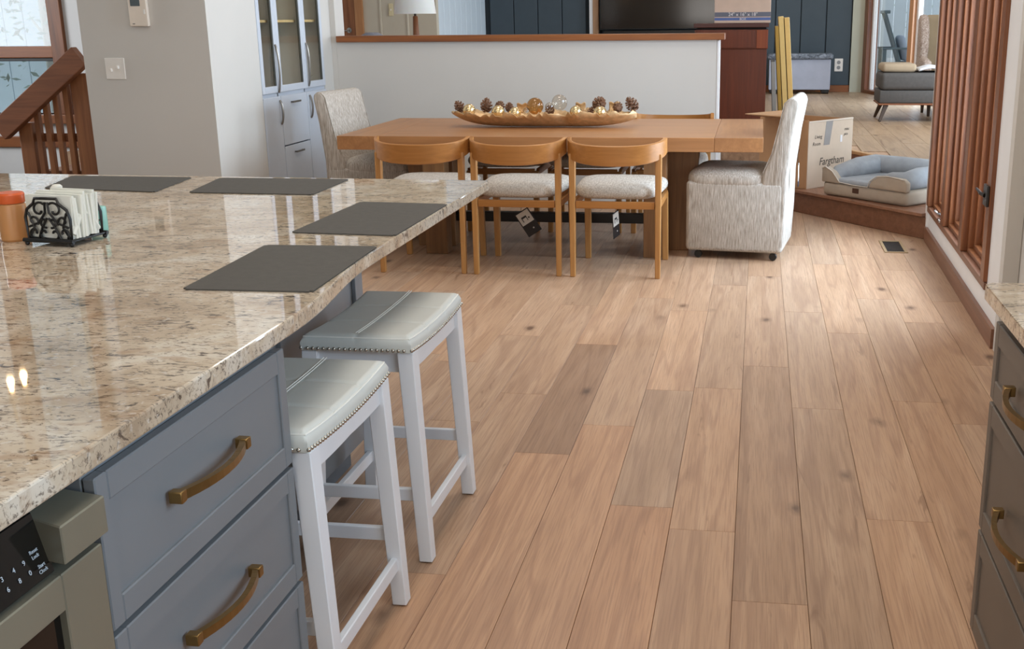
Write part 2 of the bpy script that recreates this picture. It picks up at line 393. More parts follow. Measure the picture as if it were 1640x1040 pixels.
# ------------------------------------------------------------------ walls, ceiling
# right wall with three tall casements
bm = B()
WX0, WX1 = 1.12, 1.36
box(bm, WX0, WX1, 5.20, 7.92, 0, .205); box(bm, WX0, WX1, 5.20, 5.56, .205, 4.2); box(bm, WX0, WX1, 7.84, 7.92, .205, 4.2)
box(bm, WX0, WX1, 5.56, 7.84, 2.62, 4.2)
struct('wall_right', bm, TRIMW, 'white wall around the tall redwood casement windows')
bm = B(); box(bm, 1.18, 1.36, -3.0, .02, 0, 4.2); box(bm, 1.18, 1.36, 2.05, 5.20, 0, 4.2); box(bm, 1.18, 1.36, .02, 2.05, 0, 1.15); box(bm, 1.18, 1.36, .02, 2.05, 2.3, 4.2)
struct('wall_right', bm, WALLP, 'greige kitchen wall behind the right counter')
bm = B(); box(bm, 1.10, 1.12, 5.21, 7.88, 0.0, .095); struct('baseboard_right', bm, REDY, 'redwood baseboard under the tall casement windows', 'baseboard')
bm = B(); box(bm, 1.108, 1.12, 7.85, 7.95, 0.0, 4.2); box(bm, 1.12, 1.37, 7.92, 7.95, 0, 4.2); struct('trim_1', bm, TRIMW, 'white corner trim at the end of the window wall', 'trim')
bm = B(); box(bm, 1.11, 1.178, 5.13, 5.2, 0, 4.2); struct('trim_2', bm, WALLP, 'greige wall end beside the window wall', 'trim')
# window frames
bm = B()
rbox(bm, 1.105, 1.40, 5.52, 7.845, .205, .245, .006)
w2 = struct('window_1', bm, REDY, 'tall redwood casement windows on the right wall', 'window')
bm = B(); rbox(bm, 1.085, 1.40, 5.52, 7.87, 2.58, 2.66, .006); obj('head_jamb', bm, REDY, w2, None)
for y0, y1 in ((7.78, 7.87), (7.03, 7.14), (6.28, 6.39), (5.52, 5.62)):
    bm = B(); rbox(bm, 1.10, 1.40, y0, y1, .246, 2.579, .005); obj('mullion', bm, REDW, w2, None)
for a, b in ((5.62, 6.28), (6.39, 7.03), (7.14, 7.78)):
    for q, (dx0, dx1, ins) in enumerate(((1.135, 1.20, .022), (1.165, 1.24, .045), (1.20, 1.28, .07))):
        bm = B(); lo = .246
        rbox(bm, dx0, dx1, a, a+ins, lo, 2.579, .003); rbox(bm, dx0, dx1, b-ins, b, lo, 2.579, .003)
        rbox(bm, dx0, dx1, a+ins, b-ins, lo, lo+ins, .003); rbox(bm, dx0, dx1, a+ins, b-ins, 2.579-ins, 2.579, .003)
        obj('sash_frame' if q else 'stop_bead', bm, REDW, w2, None)
    bm = B(); box(bm, 1.238, 1.244, a+.06, b-.06, .30, 2.52); obj('pane', bm, GLASS, w2, None)
# kitchen window behind the frame edge
bm = B(); [rbox(bm, 1.17, 1.37, *q, .006) for q in ((.02, .10, 1.15, 2.3), (1.97, 2.05, 1.15, 2.3), (.10, 1.97, 1.15, 1.22), (.10, 1.97, 2.23, 2.3), (.99, 1.06, 1.22, 2.23))]
w3 = struct('window_2', bm, REDY, 'redwood window above the right kitchen counter', 'window')
bm = B(); box(bm, 1.26, 1.266, .10, 1.97, 1.22, 2.23); obj('pane', bm, GLASS, w3, None)
# rear wall behind the camera with wide window
bm = B(); box(bm, -8.2, -2.5, -2.62, -2.45, 0, 4.2); box(bm, .5, 1.36, -2.62, -2.45, 0, 4.2); box(bm, -2.5, .5, -2.62, -2.45, 0, .7); box(bm, -2.5, .5, -2.62, -2.45, 2.4, 4.2)
struct('wall_rear', bm, WALLP, 'greige wall behind the kitchen')
bm = B(); [rbox(bm, *q[:2], -2.60, -2.44, *q[2:], .006) for q in ((-2.5, -2.4, .7, 2.4), (.4, .5, .7, 2.4), (-2.4, .4, .7, .8), (-2.4, .4, 2.3, 2.4), (-1.05, -.95, .8, 2.3))]
w4 = struct('window_3', bm, REDX, 'wide redwood window behind the kitchen', 'window')
bm = B(); box(bm, -2.4, .4, -2.53, -2.524, .8, 2.3); obj('pane', bm, GLASS, w4, None)
bm = B(); box(bm, -8.3, -8.2, -2.6, 5.75, 0, 6.4); box(bm, -8.3, -8.2, 8.25, 9.8, 0, 6.4); box(bm, -8.3, -8.2, 5.75, 8.25, 0, 1.15); box(bm, -8.3, -8.2, 5.75, 8.25, 3.25, 6.4); struct('wall_left', bm, WALLP, 'far left wall beyond the stairs')
# column
bm = B(); box(bm, -4.37, -3.494, 7.0, 7.735, 0, 4.2); struct('wall_column', bm, WALLP, 'greige wall block with the thermostat beside the pale hutch')
# block behind hutch, and stub wall by the ledge
bm = B(); box(bm, -4.37, -4.02, 7.735, 9.0, 0, 4.2); box(bm, -4.37, -3.515, 9.0, 9.199, 0, 4.2); struct('wall_hutch', bm, WALLP, 'greige wall around the built-in hutch')
bm = B(); box(bm, -4.37, -3.47, 9.20, 9.40, 0, 4.2); struct('wall_stub', bm, WALLP, 'greige wall end above the left of the ledge')
# stair wall with window
SW = 9.60
bm = B(); box(bm, -8.2, -7.12, SW, SW+.15, -1, 6.4); box(bm, -6.16, -4.37, SW, SW+.15, -1, 6.4); box(bm, -7.12, -6.16, SW, SW+.15, -1, .70); box(bm, -7.12, -6.16, SW, SW+.15, 5.9, 6.4)
struct('wall_stairs', bm, WALLW, 'pale wall behind the stair railing')
bm = B()
for x0, x1, z0, z1 in ((-7.12, -7.0, .70, 5.9), (-6.27, -6.14, .70, 5.9), (-7.0, -6.27, 5.8, 5.9)): rbox(bm, x0, x1, SW-.04, SW+.15, z0, z1, .006)
w5 = struct('window_4', bm, REDW, 'tall redwood window behind the stair railing', 'window')
bm = B(); rbox(bm, -7.03, -6.25, SW-.03, SW+.12, 1.20, 1.30, .006); obj('meeting_rail', bm, REDX, w5, None)
bm = B(); rbox(bm, -7.03, -6.25, SW+.0, SW+.12, 1.17, 1.199, .004); obj('lower_sash_rail', bm, BLACK, w5, None)
bm = B(); rbox(bm, -7.2, -6.06, SW-.09, SW+.15, .62, .70, .006); obj('window_sill', bm, REDX, w5, None)
bm = B(); rbox(bm, -6.285, -6.25, SW+.02, SW+.1, .7, 1.17, .004); obj('track', bm, BLACK, w5, None)
bm = B(); box(bm, -7.0, -6.27, SW+.06, SW+.066, .70, 5.8); obj('pane', bm, GLASS, w5, None)
bm = B(); rbox(bm, -8.2, -4.9, SW-.035, SW, .40, .50, .006); struct('trim_3', bm, REDX, 'redwood rail along the stair wall', 'trim')
# outside panelled wall past the stair window
bm = B()
for i in range(16): rbox(bm, -9.6+i*.24, -9.6+i*.24+.232, 12.0, 12.03, -1, 9, .004, 1)
struct('wall_porch', bm, plain('outside_board_paint', 'B4C2CB', .7, var=.03), 'white panelled outside wall seen through the stair window')
# half wall and ledge
bm = B(); box(bm, -3.469, -.331, 9.2, 9.36, 0, 1.325); box(bm, -.46, -.325, 9.36, 10.45, 0, .37); struct('wall_half', bm, WALLP, 'low greige wall between dining area and living room')
bm = B(); rbox(bm, -.33, -.31, 9.195, 9.365, .0, 1.322, .002); struct('trim_4', bm, TRIMW, 'white end edge of the low dividing wall', 'trim')
bm = B(); rbox(bm, -3.46, -.272, 9.165, 9.40, 1.325, 1.375, .004); struct('trim_5', bm, REDX, 'redwood ledge capping the low dividing wall', 'trim')
# ceiling
bm = B(); box(bm, -4.45, 1.4, -2.7, 9.36, 4.2, 4.3); struct('ceiling', bm, CEIL, 'off-white ceiling', 'ceiling')
bm = B(); box(bm, -8.3, -4.45, -2.7, 9.75, 6.4, 6.5); box(bm, -4.45, -4.38, -2.7, 9.75, 4.3, 6.4); struct('ceiling', bm, CEIL, 'high ceiling over the stair hall', 'ceiling')
bm = B(); box(bm, -6.3, 4.3, 9.36, 18.0, 4.2, 4.3); struct('ceiling', bm, CEIL, 'off-white living room ceiling', 'ceiling')
for x_, y_, p_ in FILL_LIGHTS:  # unseen fixtures added to carry the overhead fill
    t = thing('added_ceiling_panel', 'added unseen fill light panel above %s' % {1.4: 'the kitchen aisle', 4.6: 'the open floor', 7.6: 'the dining table', 2.6: 'the island', 12.5: 'the living room front', 15.5: 'the living room back'}[y_], 'light', (x_, y_, 4.13))
    b = B(); [rbox(b, *q, .0, .069, .004) for q in ((-.62, -.56, -.62, .62), (.56, .62, -.62, .62), (-.56, .56, -.62, -.56), (-.56, .56, .56, .62))]; obj('frame', b, TRIMW, t)
    b = B(); box(b, -.559, .559, -.559, .559, .03, .06); obj('diffuser', b, emit('fill_diffuser', (1, .91, .82), 2) if 'fill_diffuser' not in bpy.data.materials else bpy.data.materials['fill_diffuser'], t, None)
# living room shell
def boards(x0, x1, n, y, z0, z1, m, par, gap=.012):
    wd = (x1-x0)/n
    for i in range(n):
        b = B(); rbox(b, x0+i*wd+gap/2, x0+(i+1)*wd-gap/2, y-.02, y, z0, z1, .006, 1); obj('wall_board', b, m, par, None)
bm = B(); box(bm, -4.3, 1.42, 17.8, 17.9, 0, 4.2); wb = struct('wall_back', bm, plain('dark_groove', '1E262B', .8), 'slate teal board wall at the back of the living room')
boards(-4.18, -2.66, 4, 17.8, UZ+.1, 4.15, TEAL, wb); boards(-2.42, 1.36, 10, 17.8, UZ+.1, 4.15, TEAL, wb)
bm = B(); box(bm, -4.2, 1.36, 17.765, 17.795, UZ, UZ+.1); struct('baseboard_back', bm, REDX, 'wooden baseboard under the teal wall', 'baseboard')
bm = B(); box(bm, -6.3, -4.25, 14.99, 15.1, 0, 4.2); wl = struct('wall_back_left', bm, GREYB, 'beige panelled wall behind the lamp')
for px in (-5.03, -4.66): 
    bm = B(); rbox(bm, px, px+.03, 14.975, 15.0, UZ, 4.1, .006, 1); obj('batten', bm, GREYB, wl, None)
bm = B(); box(bm, -4.31, -4.27, 15.1, 17.8, 0, 4.2); wl2 = struct('wall_living_side', bm, BLUW, 'white board wall tinted with cool window light beside the teal wall')
for i in range(9):
    b = B(); rbox(b, -4.27, -4.255, 15.1+i*.3+.004, 15.1+(i+1)*.3-.004, UZ, 4.15, .005, 1); obj('wall_board', b, BLUW, wl2, None)
bm = B(); box(bm, -6.3, -6.2, 9.75, 15.1, 0, 4.2); struct('wall_living_left', bm, WALLW, 'pale left wall of the living room')
# light wood post left of the screen
bm = B(); rbox(bm, -2.60, -2.545, 17.70, 17.8, UZ, 4.15, .004); pst = struct('trim_6', bm, TRIMW, 'pale post beside the dark screen', 'trim')
bm = B(); rbox(bm, -2.544, -2.455, 17.69, 17.8, UZ, 4.15, .006); obj('wood_casing', bm, wood('pale_pine', 'B58A68', 'C9A17C', 'z', .5), pst, None)
# wooden door far left
dr = bpy.data.objects.new('door_1', None); COL.objects.link(dr); dr.location = (-5.78, 14.96, UZ); tag(dr, 'brown wooden panel door left of the lamp', 'door', None, 'structure')
bm = B(); rbox(bm, -.42, .42, 0, .035, 0, 2.05, .004); obj('door_slab', bm, RAILW, dr)
for z0, z1 in ((.15, .75), (.88, 1.45), (1.55, 1.92)):
    for s in (-1, 1): bm = B(); rbox(bm, s*.19-.13, s*.19+.13, -.008, .0, z0, z1, .006); obj('door_panel', bm, RAILW, dr)
bm = B(); [rbox(bm, *q, .004) for q in ((.42, .53, -.01, .04, 0, 2.15), (-.53, -.42, -.01, .04, 0, 2.15), (-.42, .42, -.01, .04, 2.06, 2.15))]; obj('door_casing', bm, wood('door_casing_wood', 'B07A4C', 'C48E60', 'z', .5), dr)
bm = B(); lathe(bm, [(0, 0), (.035, 0), (.035, .008), (.012, .012), (.012, .045), (0, .045)], 16); xf(bm, Matrix.Translation((.33, -.001, .99)) @ Matrix.Rotation(PI/2, 4, 'X'))
tube(bm, [(.33, -.045, .99), (.30, -.05, .985), (.22, -.05, .98)], .011, 8); obj('lever_handle', bm, NICKEL, dr)

# angled glass wall with sliding door
G0, G1 = Vector((1.58, 17.7)), Vector((3.75, 9.02))
gd = (G1-G0).normalized(); gn = Vector((gd.y, -gd.x))
if gn.x > 0: gn = -gn       # inwards (towards -x)
def gbox(bm, s0, s1, off0, off1, z0, z1, r=.004):
    pts = [G0+gd*s0+gn*off0, G0+gd*s1+gn*off0, G0+gd*s1+gn*off1, G0+gd*s0+gn*off1]
    hexa(bm, [(p.x, p.y, z0) for p in pts], [(p.x, p.y, z1) for p in pts], r, 1)
bm = B(); gbox(bm, -.02, 3.4, -.14, 0, 2.55, 4.2, 0); gbox(bm, 3.3, 4.9, -.14, 0, 0, 4.2, 0); gbox(bm, 7.7, 9.0, -.14, 0, 0, 4.2, 0); gbox(bm, 4.9, 7.7, -.14, 0, 0, .8, 0); gbox(bm, 4.9, 7.7, -.14, 0, 3.0, 4.2, 0)
struct('wall_living_right', bm, GREYB, 'angled window wall of the living room')
bm = B(); box(bm, 1.365, 1.60, 17.74, 17.86, 0, 4.2); struct('wall_corner', bm, plain('sage_wall_paint', 'BDBFAE', .7, var=.02), 'pale sage wall strip between teal wall and sliding door')
bm = B(); gbox(bm, .0, .14, -.12, .05, UZ, 2.6); gbox(bm, 3.16, 3.3, -.12, .05, UZ, 2.6); gbox(bm, .14, 3.16, -.12, .05, UZ, UZ+.05); gbox(bm, .14, 3.16, -.12, .05, 2.5, 2.6)
sd = struct('door_2', bm, REDW, 'redwood framed sliding glass door to the porch', 'door')
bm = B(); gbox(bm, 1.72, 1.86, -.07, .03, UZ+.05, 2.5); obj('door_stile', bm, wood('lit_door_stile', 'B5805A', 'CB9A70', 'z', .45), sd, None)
bm = B(); gbox(bm, .14, .20, -.08, -.02, UZ+.05, 2.5); gbox(bm, 1.861, 1.93, -.08, -.02, UZ+.05, 2.5); obj('track_frame', bm, TRIMW, sd, None)
for a, b in ((.20, 1.72), (1.93, 3.16)):
    bm = B(); gbox(bm, a, b, -.05, -.044, UZ+.06, 2.5, 0); obj('pane', bm, GLASS, sd, None)
bm = B(); gbox(bm, 4.9, 7.7, -.07, -.064, .8, 3.0, 0); wo = struct('window_5', bm, GLASS, 'living room side window', 'window')
bm = B(); [gbox(bm, *q) for q in ((4.9, 5.0, -.12, .04, .8, 3.0), (7.6, 7.7, -.12, .04, .8, 3.0), (5.0, 7.6, -.12, .04, .8, .88), (5.0, 7.6, -.12, .04, 2.92, 3.0))]; obj('window_frame', bm, REDW, wo, None)
# porch beyond the glass
bm = B()
for i in range(18): rbox(bm, 1.5+i*.22, 1.5+i*.22+.212, 21.5, 21.53, UZ, 3.2, .004, 1)
struct('wall_porch_back', bm, BLUW, 'white board wall of the porch behind the sliding door')
bm = B(); 
for xx in (3.05, 3.35): rbox(bm, xx, xx+.09, 20.3, 20.4, UZ, 3.4, .005)
struct('trim_7', bm, plain('porch_post_paint', 'B9C4C8', .6), 'pale posts on the porch', 'trim')

WROT = Matrix.Translation((1.11, 5.28, 0)) @ Matrix.Rotation(rad(-1.3), 4, 'Z') @ Matrix.Translation((-1.11, -5.28, 0))
def swing(o): o.matrix_world = WROT @ o.matrix_basis
for o in list(COL.objects):
    if o.parent is None and o.get('label') in ('white wall around the tall redwood casement windows', 'redwood baseboard under the tall casement windows', 'white corner trim at the end of the window wall', 'tall redwood casement windows on the right wall'): swing(o)

# ------------------------------------------------------------------ kitchen island
isl_out = [(-.925, -.45)]
for i in range(13):
    t = i/12; s = t*t*(3-2*t); isl_out.append((-.925-.057*s, 2.12+.62*t))
isl_out += [(-.982, 4.083), (-3.2, 4.145), (-3.2, -.45)]
bm = B(); prism(bm, isl_out, 'z', .884, .92, .004, 2)
one('island_countertop', bm, GRAN, 'glossy beige granite countertop of the big island with four placemats', 'countertop', ang=None)
t = thing('island_cabinet', 'blue-grey panelled island cabinet behind the bar stools', 'cabinet', (-2.2, 1.6, 0))
bm = B(); rbox(bm, -.85, .885, -1.95, 1.965, .10, .883, .004); obj('body', bm, CABB, t)
bm = B(); rbox(bm, -.80, .83, -1.9, 1.9, 0, .099, .002); obj('toe_kick', bm, plain('toe_kick_paint', '565B60', .6), t)
for a, b in ((.52, 1.22), (1.26, 1.94)):
    bm = B(); [rbox(bm, .885, .899, *q, .003) for q in ((a, a+.07, .115, .87), (b-.07, b, .115, .87), (a+.07, b-.07, .115, .185), (a+.07, b-.07, .80, .87))]; obj('panel_frame', bm, CABB, t)
# drawer cabinet
def drawer_front(name, x, y0, y1, z0, z1, m, t, face=1, fr=.046):
    """shaker drawer front whose outer face is at x; face=+1 looks to +x"""
    bm = B(); s = -face*.02
    q = sorted((x, x+s)); w = fr
    for a, b, c, d_ in ((y0, y0+w*.7, z0, z1), (y1-w*.7, y1, z0, z1), (y0+w*.7, y1-w*.7, z0, z0+w), (y0+w*.7, y1-w*.7, z1-w, z1)): rbox(bm, q[0], q[1], a, b, c, d_, .0022, 1)
    q2 = sorted((x-face*.006, x+s)); box(bm, q2[0], q2[1], y0+w*.7, y1-w*.7, z0+w, z1-w)
    return obj('drawer', bm, m, t)
def bow_handle(x, yc, z, half, face, parent, m):
    bm = B(); n = 12; P = []
    for i in range(n+1):
        u = i/n*2-1; P.append((x+face*(.012+.026*(1-u*u)), yc+u*half, z))
    for i in range(n):
        w0 = .017-.003*(1-abs(i/n*2-1)); beam(bm, P[i], Vector(P[i+1])+(Vector(P[i+1])-Vector(P[i]))*.03, .011, w0, (0,0,1), 0)
    for s in (-1, 1): rbox(bm, *sorted((x, x+face*.024)), yc+s*half-.009, yc+s*half+.009, z-.0105, z+.0105, .002)
    return obj('handle', bm, m, parent)
t = thing('drawer_cabinet', 'blue-grey island drawer cabinet with brass bow handles beside the microwave', 'cabinet')
bm = B(); rbox(bm, -1.312, -.958, 1.392, 2.068, .10, .883, .002); obj('body', bm, CABB, t)
for z0, z1 in ((.614, .862), (.352, .604), (.11, .342)):
    dw = drawer_front('d', -.936, 1.392, 2.068, z0, z1, CABB, t)
    bow_handle(-.936, 1.712, z0+.135, .122, 1, dw, BRASS)
bm = B(); box(bm, -1.30, -.99, 1.40, 2.06, 0, .099); obj('toe_kick', bm, plain('toe_kick_paint_dark', '4A4E52', .6), t)
# built-in oven with control panel
t = thing('built_in_microwave', 'stainless built-in microwave with black keypad panel under the island top', 'microwave')
bm = B(); rbox(bm, -1.31, -.985, .62, 1.388, .10, .874, .003); obj('body', bm, BLACK, t)
pan = [(-.984, .770), (-.942, .770), (-.966, .858), (-.984, .858)]
bm = B(); prism(bm, pan, 'y', .64, 1.288, .002, 1); cp = obj('control_panel', bm, BLACKG, t)
bm = B(); hexa(bm, [(-.984, 1.29, .785), (-.918, 1.277, .785), (-.918, 1.384, .785), (-.984, 1.384, .785)], [(-.984, 1.29, .850), (-.918, 1.277, .842), (-.918, 1.384, .842), (-.984, 1.384, .850)], .002, 1); obj('corner_block', bm, STEEL, t)
bm = B(); [rbox(bm, -.985, -.932, *q, .002, 1) for q in ((1.285, 1.384, .16, .766), (.64, .74, .16, .766), (.74, 1.285, .712, .766), (.74, 1.285, .16, .30))]; dd = obj('door', bm, STEEL, t)
bm = B(); box(bm, -.975, -.944, .74, 1.285, .30, .712); obj('door_window', bm, BLACKG, dd)
pf = lambda y, z: frame((-.942-(z-.770)/.088*.024+.0012, y, z), (0, 1, 0), (-.024, 0, .088))
KEY = plain('keypad_print', 'B9C4CC', .6)
for s, y, z, sz in (('Reset', 1.262, .812, .0075), ('Lock', 1.262, .8045, .0075), ('Start', 1.266, .7895, .0075), ('Clock', 1.266, .782, .0075), ('9', 1.238, .806, .010), ('0', 1.242, .790, .010), ('4', 1.217, .806, .010), ('8', 1.220, .790, .010), ('6', 1.196, .790, .010), ('3', 1.193, .806, .010)):
    text('key_print', s, sz, KEY, pf(y, z), cp)

# right counter
bm = B(); prism(bm, [(.514, -.45), (.514, 2.54), (.53, 2.556), (1.178, 2.556), (1.178, -.45)], 'z', .884, .92, .004, 2)
one('right_countertop', bm, GRAN, 'speckled granite countertop at the right edge on grey drawers browned for dim warm light', 'countertop', ang=None)
t = thing('base_cabinet', 'grey drawer base cabinet, browned for dim warm light, under the right granite counter', 'cabinet')
bm = B(); rbox(bm, .565, 1.178, -.4, 2.545, .06, .883, .003); obj('body', bm, CABG, t)
bm = B(); box(bm, .60, 1.17, -.38, 2.52, 0, .059); obj('toe_kick', bm, BLACK, t)
for z0, z1 in ((.655, .835), (.335, .645), (.07, .325)):
    for y0, y1 in ((1.93, 2.54), (1.30, 1.92)):
        dw = drawer_front('d', .545, y0, y1, z0, z1, CABG, t, -1, .05)
        bow_handle(.545, y1-.35, z0+(.09 if z0 > .6 else .135 if z0 > .3 else .05), .12, -1, dw, BRASS)

# ------------------------------------------------------------------ bar stools
def make_stool(label):
    t = thing('bar_stool', label, 'stool', group='white bar stools at the island')
    hx, hy = .152, .262; zt, dip, edge = .676, .013, .048
    sad = lambda y: dip*(abs(y)/hy)**2
    bm = B()
    def top(u, v):
        # superellipse-ish pillow cross-section around, u along y, v across x
        y = (u*2-1)*hy; x = (v*2-1)*hx
        e = 1-max(abs(u*2-1), abs(v*2-1))
        z = zt-dip+sad(y)+.006*math.sin(PI*u)*math.sin(PI*v)
        k = min(1, e/.09); z -= .014*(1-k)**2
        k2 = .985 if e <= 0 else 1
        for gx in (-.105, .105):
            pass
        for gy in (-1/3, 1/3): z -= .005*math.exp(-((y-gy*hy)/.007)**2)
        z -= .004*math.exp(-((x)/.006)**2)
        return (x, y, z)
    V = grid(bm, top, 100, 48)
    ring = [V[i][0] for i in range(101)]+[V[100][j] for j in range(1, 49)]+[V[i][48] for i in range(99, -1, -1)]+[V[0][j] for j in range(47, 0, -1)]
    low = []; low2 = []
    for v in ring:
        c = v.co; yy = c.y; low.append(bm.verts.new((c.x*1.035, c.y*1.02, zt-dip+sad(yy)-.026))); low2.append(bm.verts.new((c.x*1.02, c.y*1.01, zt-dip+sad(yy)-edge)))
    n = len(ring)
    for i in range(n):
        j = (i+1) % n; bm.faces.new((ring[i], ring[j], low[j], low[i])); bm.faces.new((low[i], low[j], low2[j], low2[i]))
    bm.faces.new(low2[::-1])
    seat = obj('seat_cushion', bm, LEATH, t, 60)
    bm = B()
    for xx in (-.004, .004): tube(bm, [(xx, (i/20*2-1)*hy*.94, zt-dip+sad((i/20*2-1)*hy*.94)+.0045+.006*math.sin(PI*i/20)-.002) for i in range(21)], .0012, 5)
    pip = []
    for a, b, c, e in ((-1, -1, 1, -1), (1, -1, 1, 1), (1, 1, -1, 1), (-1, 1, -1, -1)):
        for i in range(10):
            q = i/10; x = (a+(c-a)*q)*hx*.985; y = (b+(e-b)*q)*hy*.985; pip.append((x, y, zt-dip+sad(y)-.010))
    tube(bm, pip, .0022, 5, True); obj('stitching', bm, SEAM, seat)
    bm = B(); 
    def nail(x, y, z, nx, ny):
        t_ = B(); bmesh.ops.create_uvsphere(t_, u_segments=8, v_segments=4, radius=.0054)
        bmesh.ops.translate(t_, vec=(x+nx*.002, y+ny*.002, z), verts=t_.verts); merge(bm, t_)
    for i in range(36):
        y = (i/35*2-1)*(hy+.001)
        for s in (-1, 1): nail(s*hx*1.022, y, zt-dip+sad(y)-edge+.007, s, 0)
    for i in range(1, 20):
        x = (i/20*2-1)*hx
        for s in (-1, 1): nail(x, s*hy*1.012, zt-edge+.007, 0, s)
    nl = obj('nailhead_trim', bm, plain('nailhead', 'BDB9AF', .22, .9) if 'nailhead' not in bpy.data.materials else bpy.data.materials['nailhead'], seat, 60); nl['kind'] = 'stuff'; nl['label'] = 'row of round metal nailheads'
    for sx in (-1, 1):
        for sy in (-1, 1):
            bm = B(); x1, y1 = sx*(hx-.016), sy*(hy-.028); x0, y0 = sx*(hx+.012), sy*(hy-.022)
            q = lambda x, y, w, h, z: [(x-w, y-h, z), (x+w, y-h, z), (x+w, y+h, z), (x-w, y+h, z)]
            hexa(bm, q(x0, y0, .019, .020, .004), q(x1, y1, .022, .026, zt-dip+sad(hy)-edge-.002), .002, 1); lg = obj('leg', bm, STOOLW, t)
            bm = B(); lathe(bm, [(0, 0), (.013, 0), (.013, .0045), (0, .0045)], 10, (x0, y0, 0)); obj('glide', bm, plain('felt_glide', '4A3A30', .9) if 'felt_glide' not in bpy.data.materials else bpy.data.materials['felt_glide'], lg)
    for sx in (-1, 1):      # curved long aprons
        bm = B(); n = 14; lo = []
        P = [(-hy+.04+i/n*2*(hy-.04)) for i in range(n+1)]
        zz = lambda y: zt-dip+sad(y)-edge
        poly = [(y, zz(y)-.001) for y in P]+[(y, zz(y)-.055+.010*(1-abs(y)/hy)) for y in P[::-1]]
        prism(bm, poly, 'x', sx*(hx-.012)-.009, sx*(hx-.012)+.009, 0); obj('apron', bm, STOOLW, t, 20)
    for sy in (-1, 1):
        bm = B(); rbox(bm, -hx+.03, hx-.03, sy*(hy-.028)-.010, sy*(hy-.028)+.010, zt-edge-.062, zt-edge-.002, .003); obj('apron', bm, STOOLW, t)
    for sy in (-1, 1):
        bm = B(); rbox(bm, -hx+.005, hx-.005, sy*(hy-.024)-.009, sy*(hy-.024)+.009, .185, .222, .003); obj('stretcher', bm, STOOLW, t)
    for sx in (-1, 1):
        bm = B(); rbox(bm, sx*(hx+.006)-.009, sx*(hx+.006)+.009, -hy+.035, hy-.035, .105, .142, .003); obj('stretcher', bm, STOOLW, t)
    return t
s1 = make_stool('white leather saddle bar stool nearer the drawer cabinet, partly behind it')
s1.location = (-1.066, 2.352, 0)
dup(s1, (-1.066, 3.078, 0), 0, 'white leather saddle bar stool farther from the drawers, full seat in view')

# ------------------------------------------------------------------ placemats and things on the island
def placemat(c, label):
    bm = B(); v = [bm.verts.new((x, y, z)) for z in (.9205, .9235) for x, y in c]
    for f in ((3,2,1,0),(4,5,6,7),(0,1,5,4),(1,2,6,5),(2,3,7,6),(3,0,4,7)): bm.faces.new([v[i] for i in f])
    bmesh.ops.bevel(bm, geom=[e for e in bm.edges if abs(e.verts[0].co.z-e.verts[1].co.z) > .001], offset=.008, segments=2, affect='EDGES')
    one('placemat', bm, MATG, label, 'placemat', 'charcoal placemats on the island', ang=30)
placemat([(-2.10, 3.69), (-2.148, 4.06), (-2.65, 4.065), (-2.56, 3.75)], 'charcoal placemat behind the napkin holder at the far island edge')
placemat([(-1.508, 3.675), (-1.517, 4.055), (-2.03, 4.055), (-1.97, 3.69)], 'charcoal placemat on the far island edge in front of the hutch')
placemat([(-.986, 2.965), (-.986, 3.51), (-1.287, 3.535), (-1.298, 2.985)], 'charcoal placemat by the right far corner of the island')
placemat([(-.962, 2.30), (-.985, 2.81), (-1.293, 2.80), (-1.266, 2.295)], 'charcoal placemat nearest the bar stools, largest in view')

CI = plain('black_cast_iron', '0C0C0D', .45, 0, var=.1)
hl = thing('napkin_holder', 'black scrollwork metal napkin holder on the granite island', 'napkin holder', (-1.872, 2.81, .92), rad(-6))
def scroll_panel(y, lean):
    bm = B(); W_, Hh = .068, .128
    out = [(-W_, .016), (-W_-.002, .075), (-W_+.006, .098), (-.040, .114), (-.034, .128), (.034, .128), (.040, .114), (W_-.006, .098), (W_+.002, .075), (W_, .016)]
    tube(bm, [(x, y, z) for x, z in out], .0042, 6, True)
    def spiral(cx, cz, r0, a0, a1, r1):
        tube(bm, [(cx+(r0+(r1-r0)*i/14)*math.cos(a0+(a1-a0)*i/14), y, cz+(r0+(r1-r0)*i/14)*math.sin(a0+(a1-a0)*i/14)) for i in range(15)], .0034, 5)
    for s in (-1, 1):
        f = lambda a: a if s > 0 else PI-a
        spiral(s*.024, .097, .022, f(PI*.75), f(-PI*.9), .007); spiral(s*.012, .064, .016, f(-PI*.6), f(PI*.75), .005)
        spiral(s*.046, .066, .016, f(PI*1.2), f(-PI*.35), .005); spiral(s*.046, .034, .016, f(-PI*.3), f(PI*1.1), .005); spiral(s*.016, .032, .016, f(-PI*.6), f(PI*.9), .005)
        tube(bm, [(s*.004, y, .118), (s*.006, y, .09), (s*.03, y, .062), (s*.062, y, .05)], .0034, 5)
        tube(bm, [(s*.003, y, .075), (s*.02, y, .05), (s*.035, y, .018)], .0034, 5)
        tube(bm, [(s*.060, y, .09), (s*.045, y, .05), (s*.064, y, .02)], .0034, 5)
    return obj('scroll_panel', bm, CI, hl, 60)
scroll_panel(-.062, 0); scroll_panel(.062, 0)
bm = B(); rbox(bm, -.076, .076, -.072, .072, .012, .018, .002); tube(bm, [(-.078, -.07, .015), (.078, -.07, .015)], .006, 8); tube(bm, [(-.078, .07, .015), (.078, .07, .015)], .006, 8); obj('base', bm, CI, hl)
for sx in (-1, 1):
    for sy in (-1, 1): bm = B(); sphere(bm, (sx*.07, sy*.068, .0065), .0065, 10); obj('foot', bm, CI, hl, 60)
bm = B()
random.seed(9)
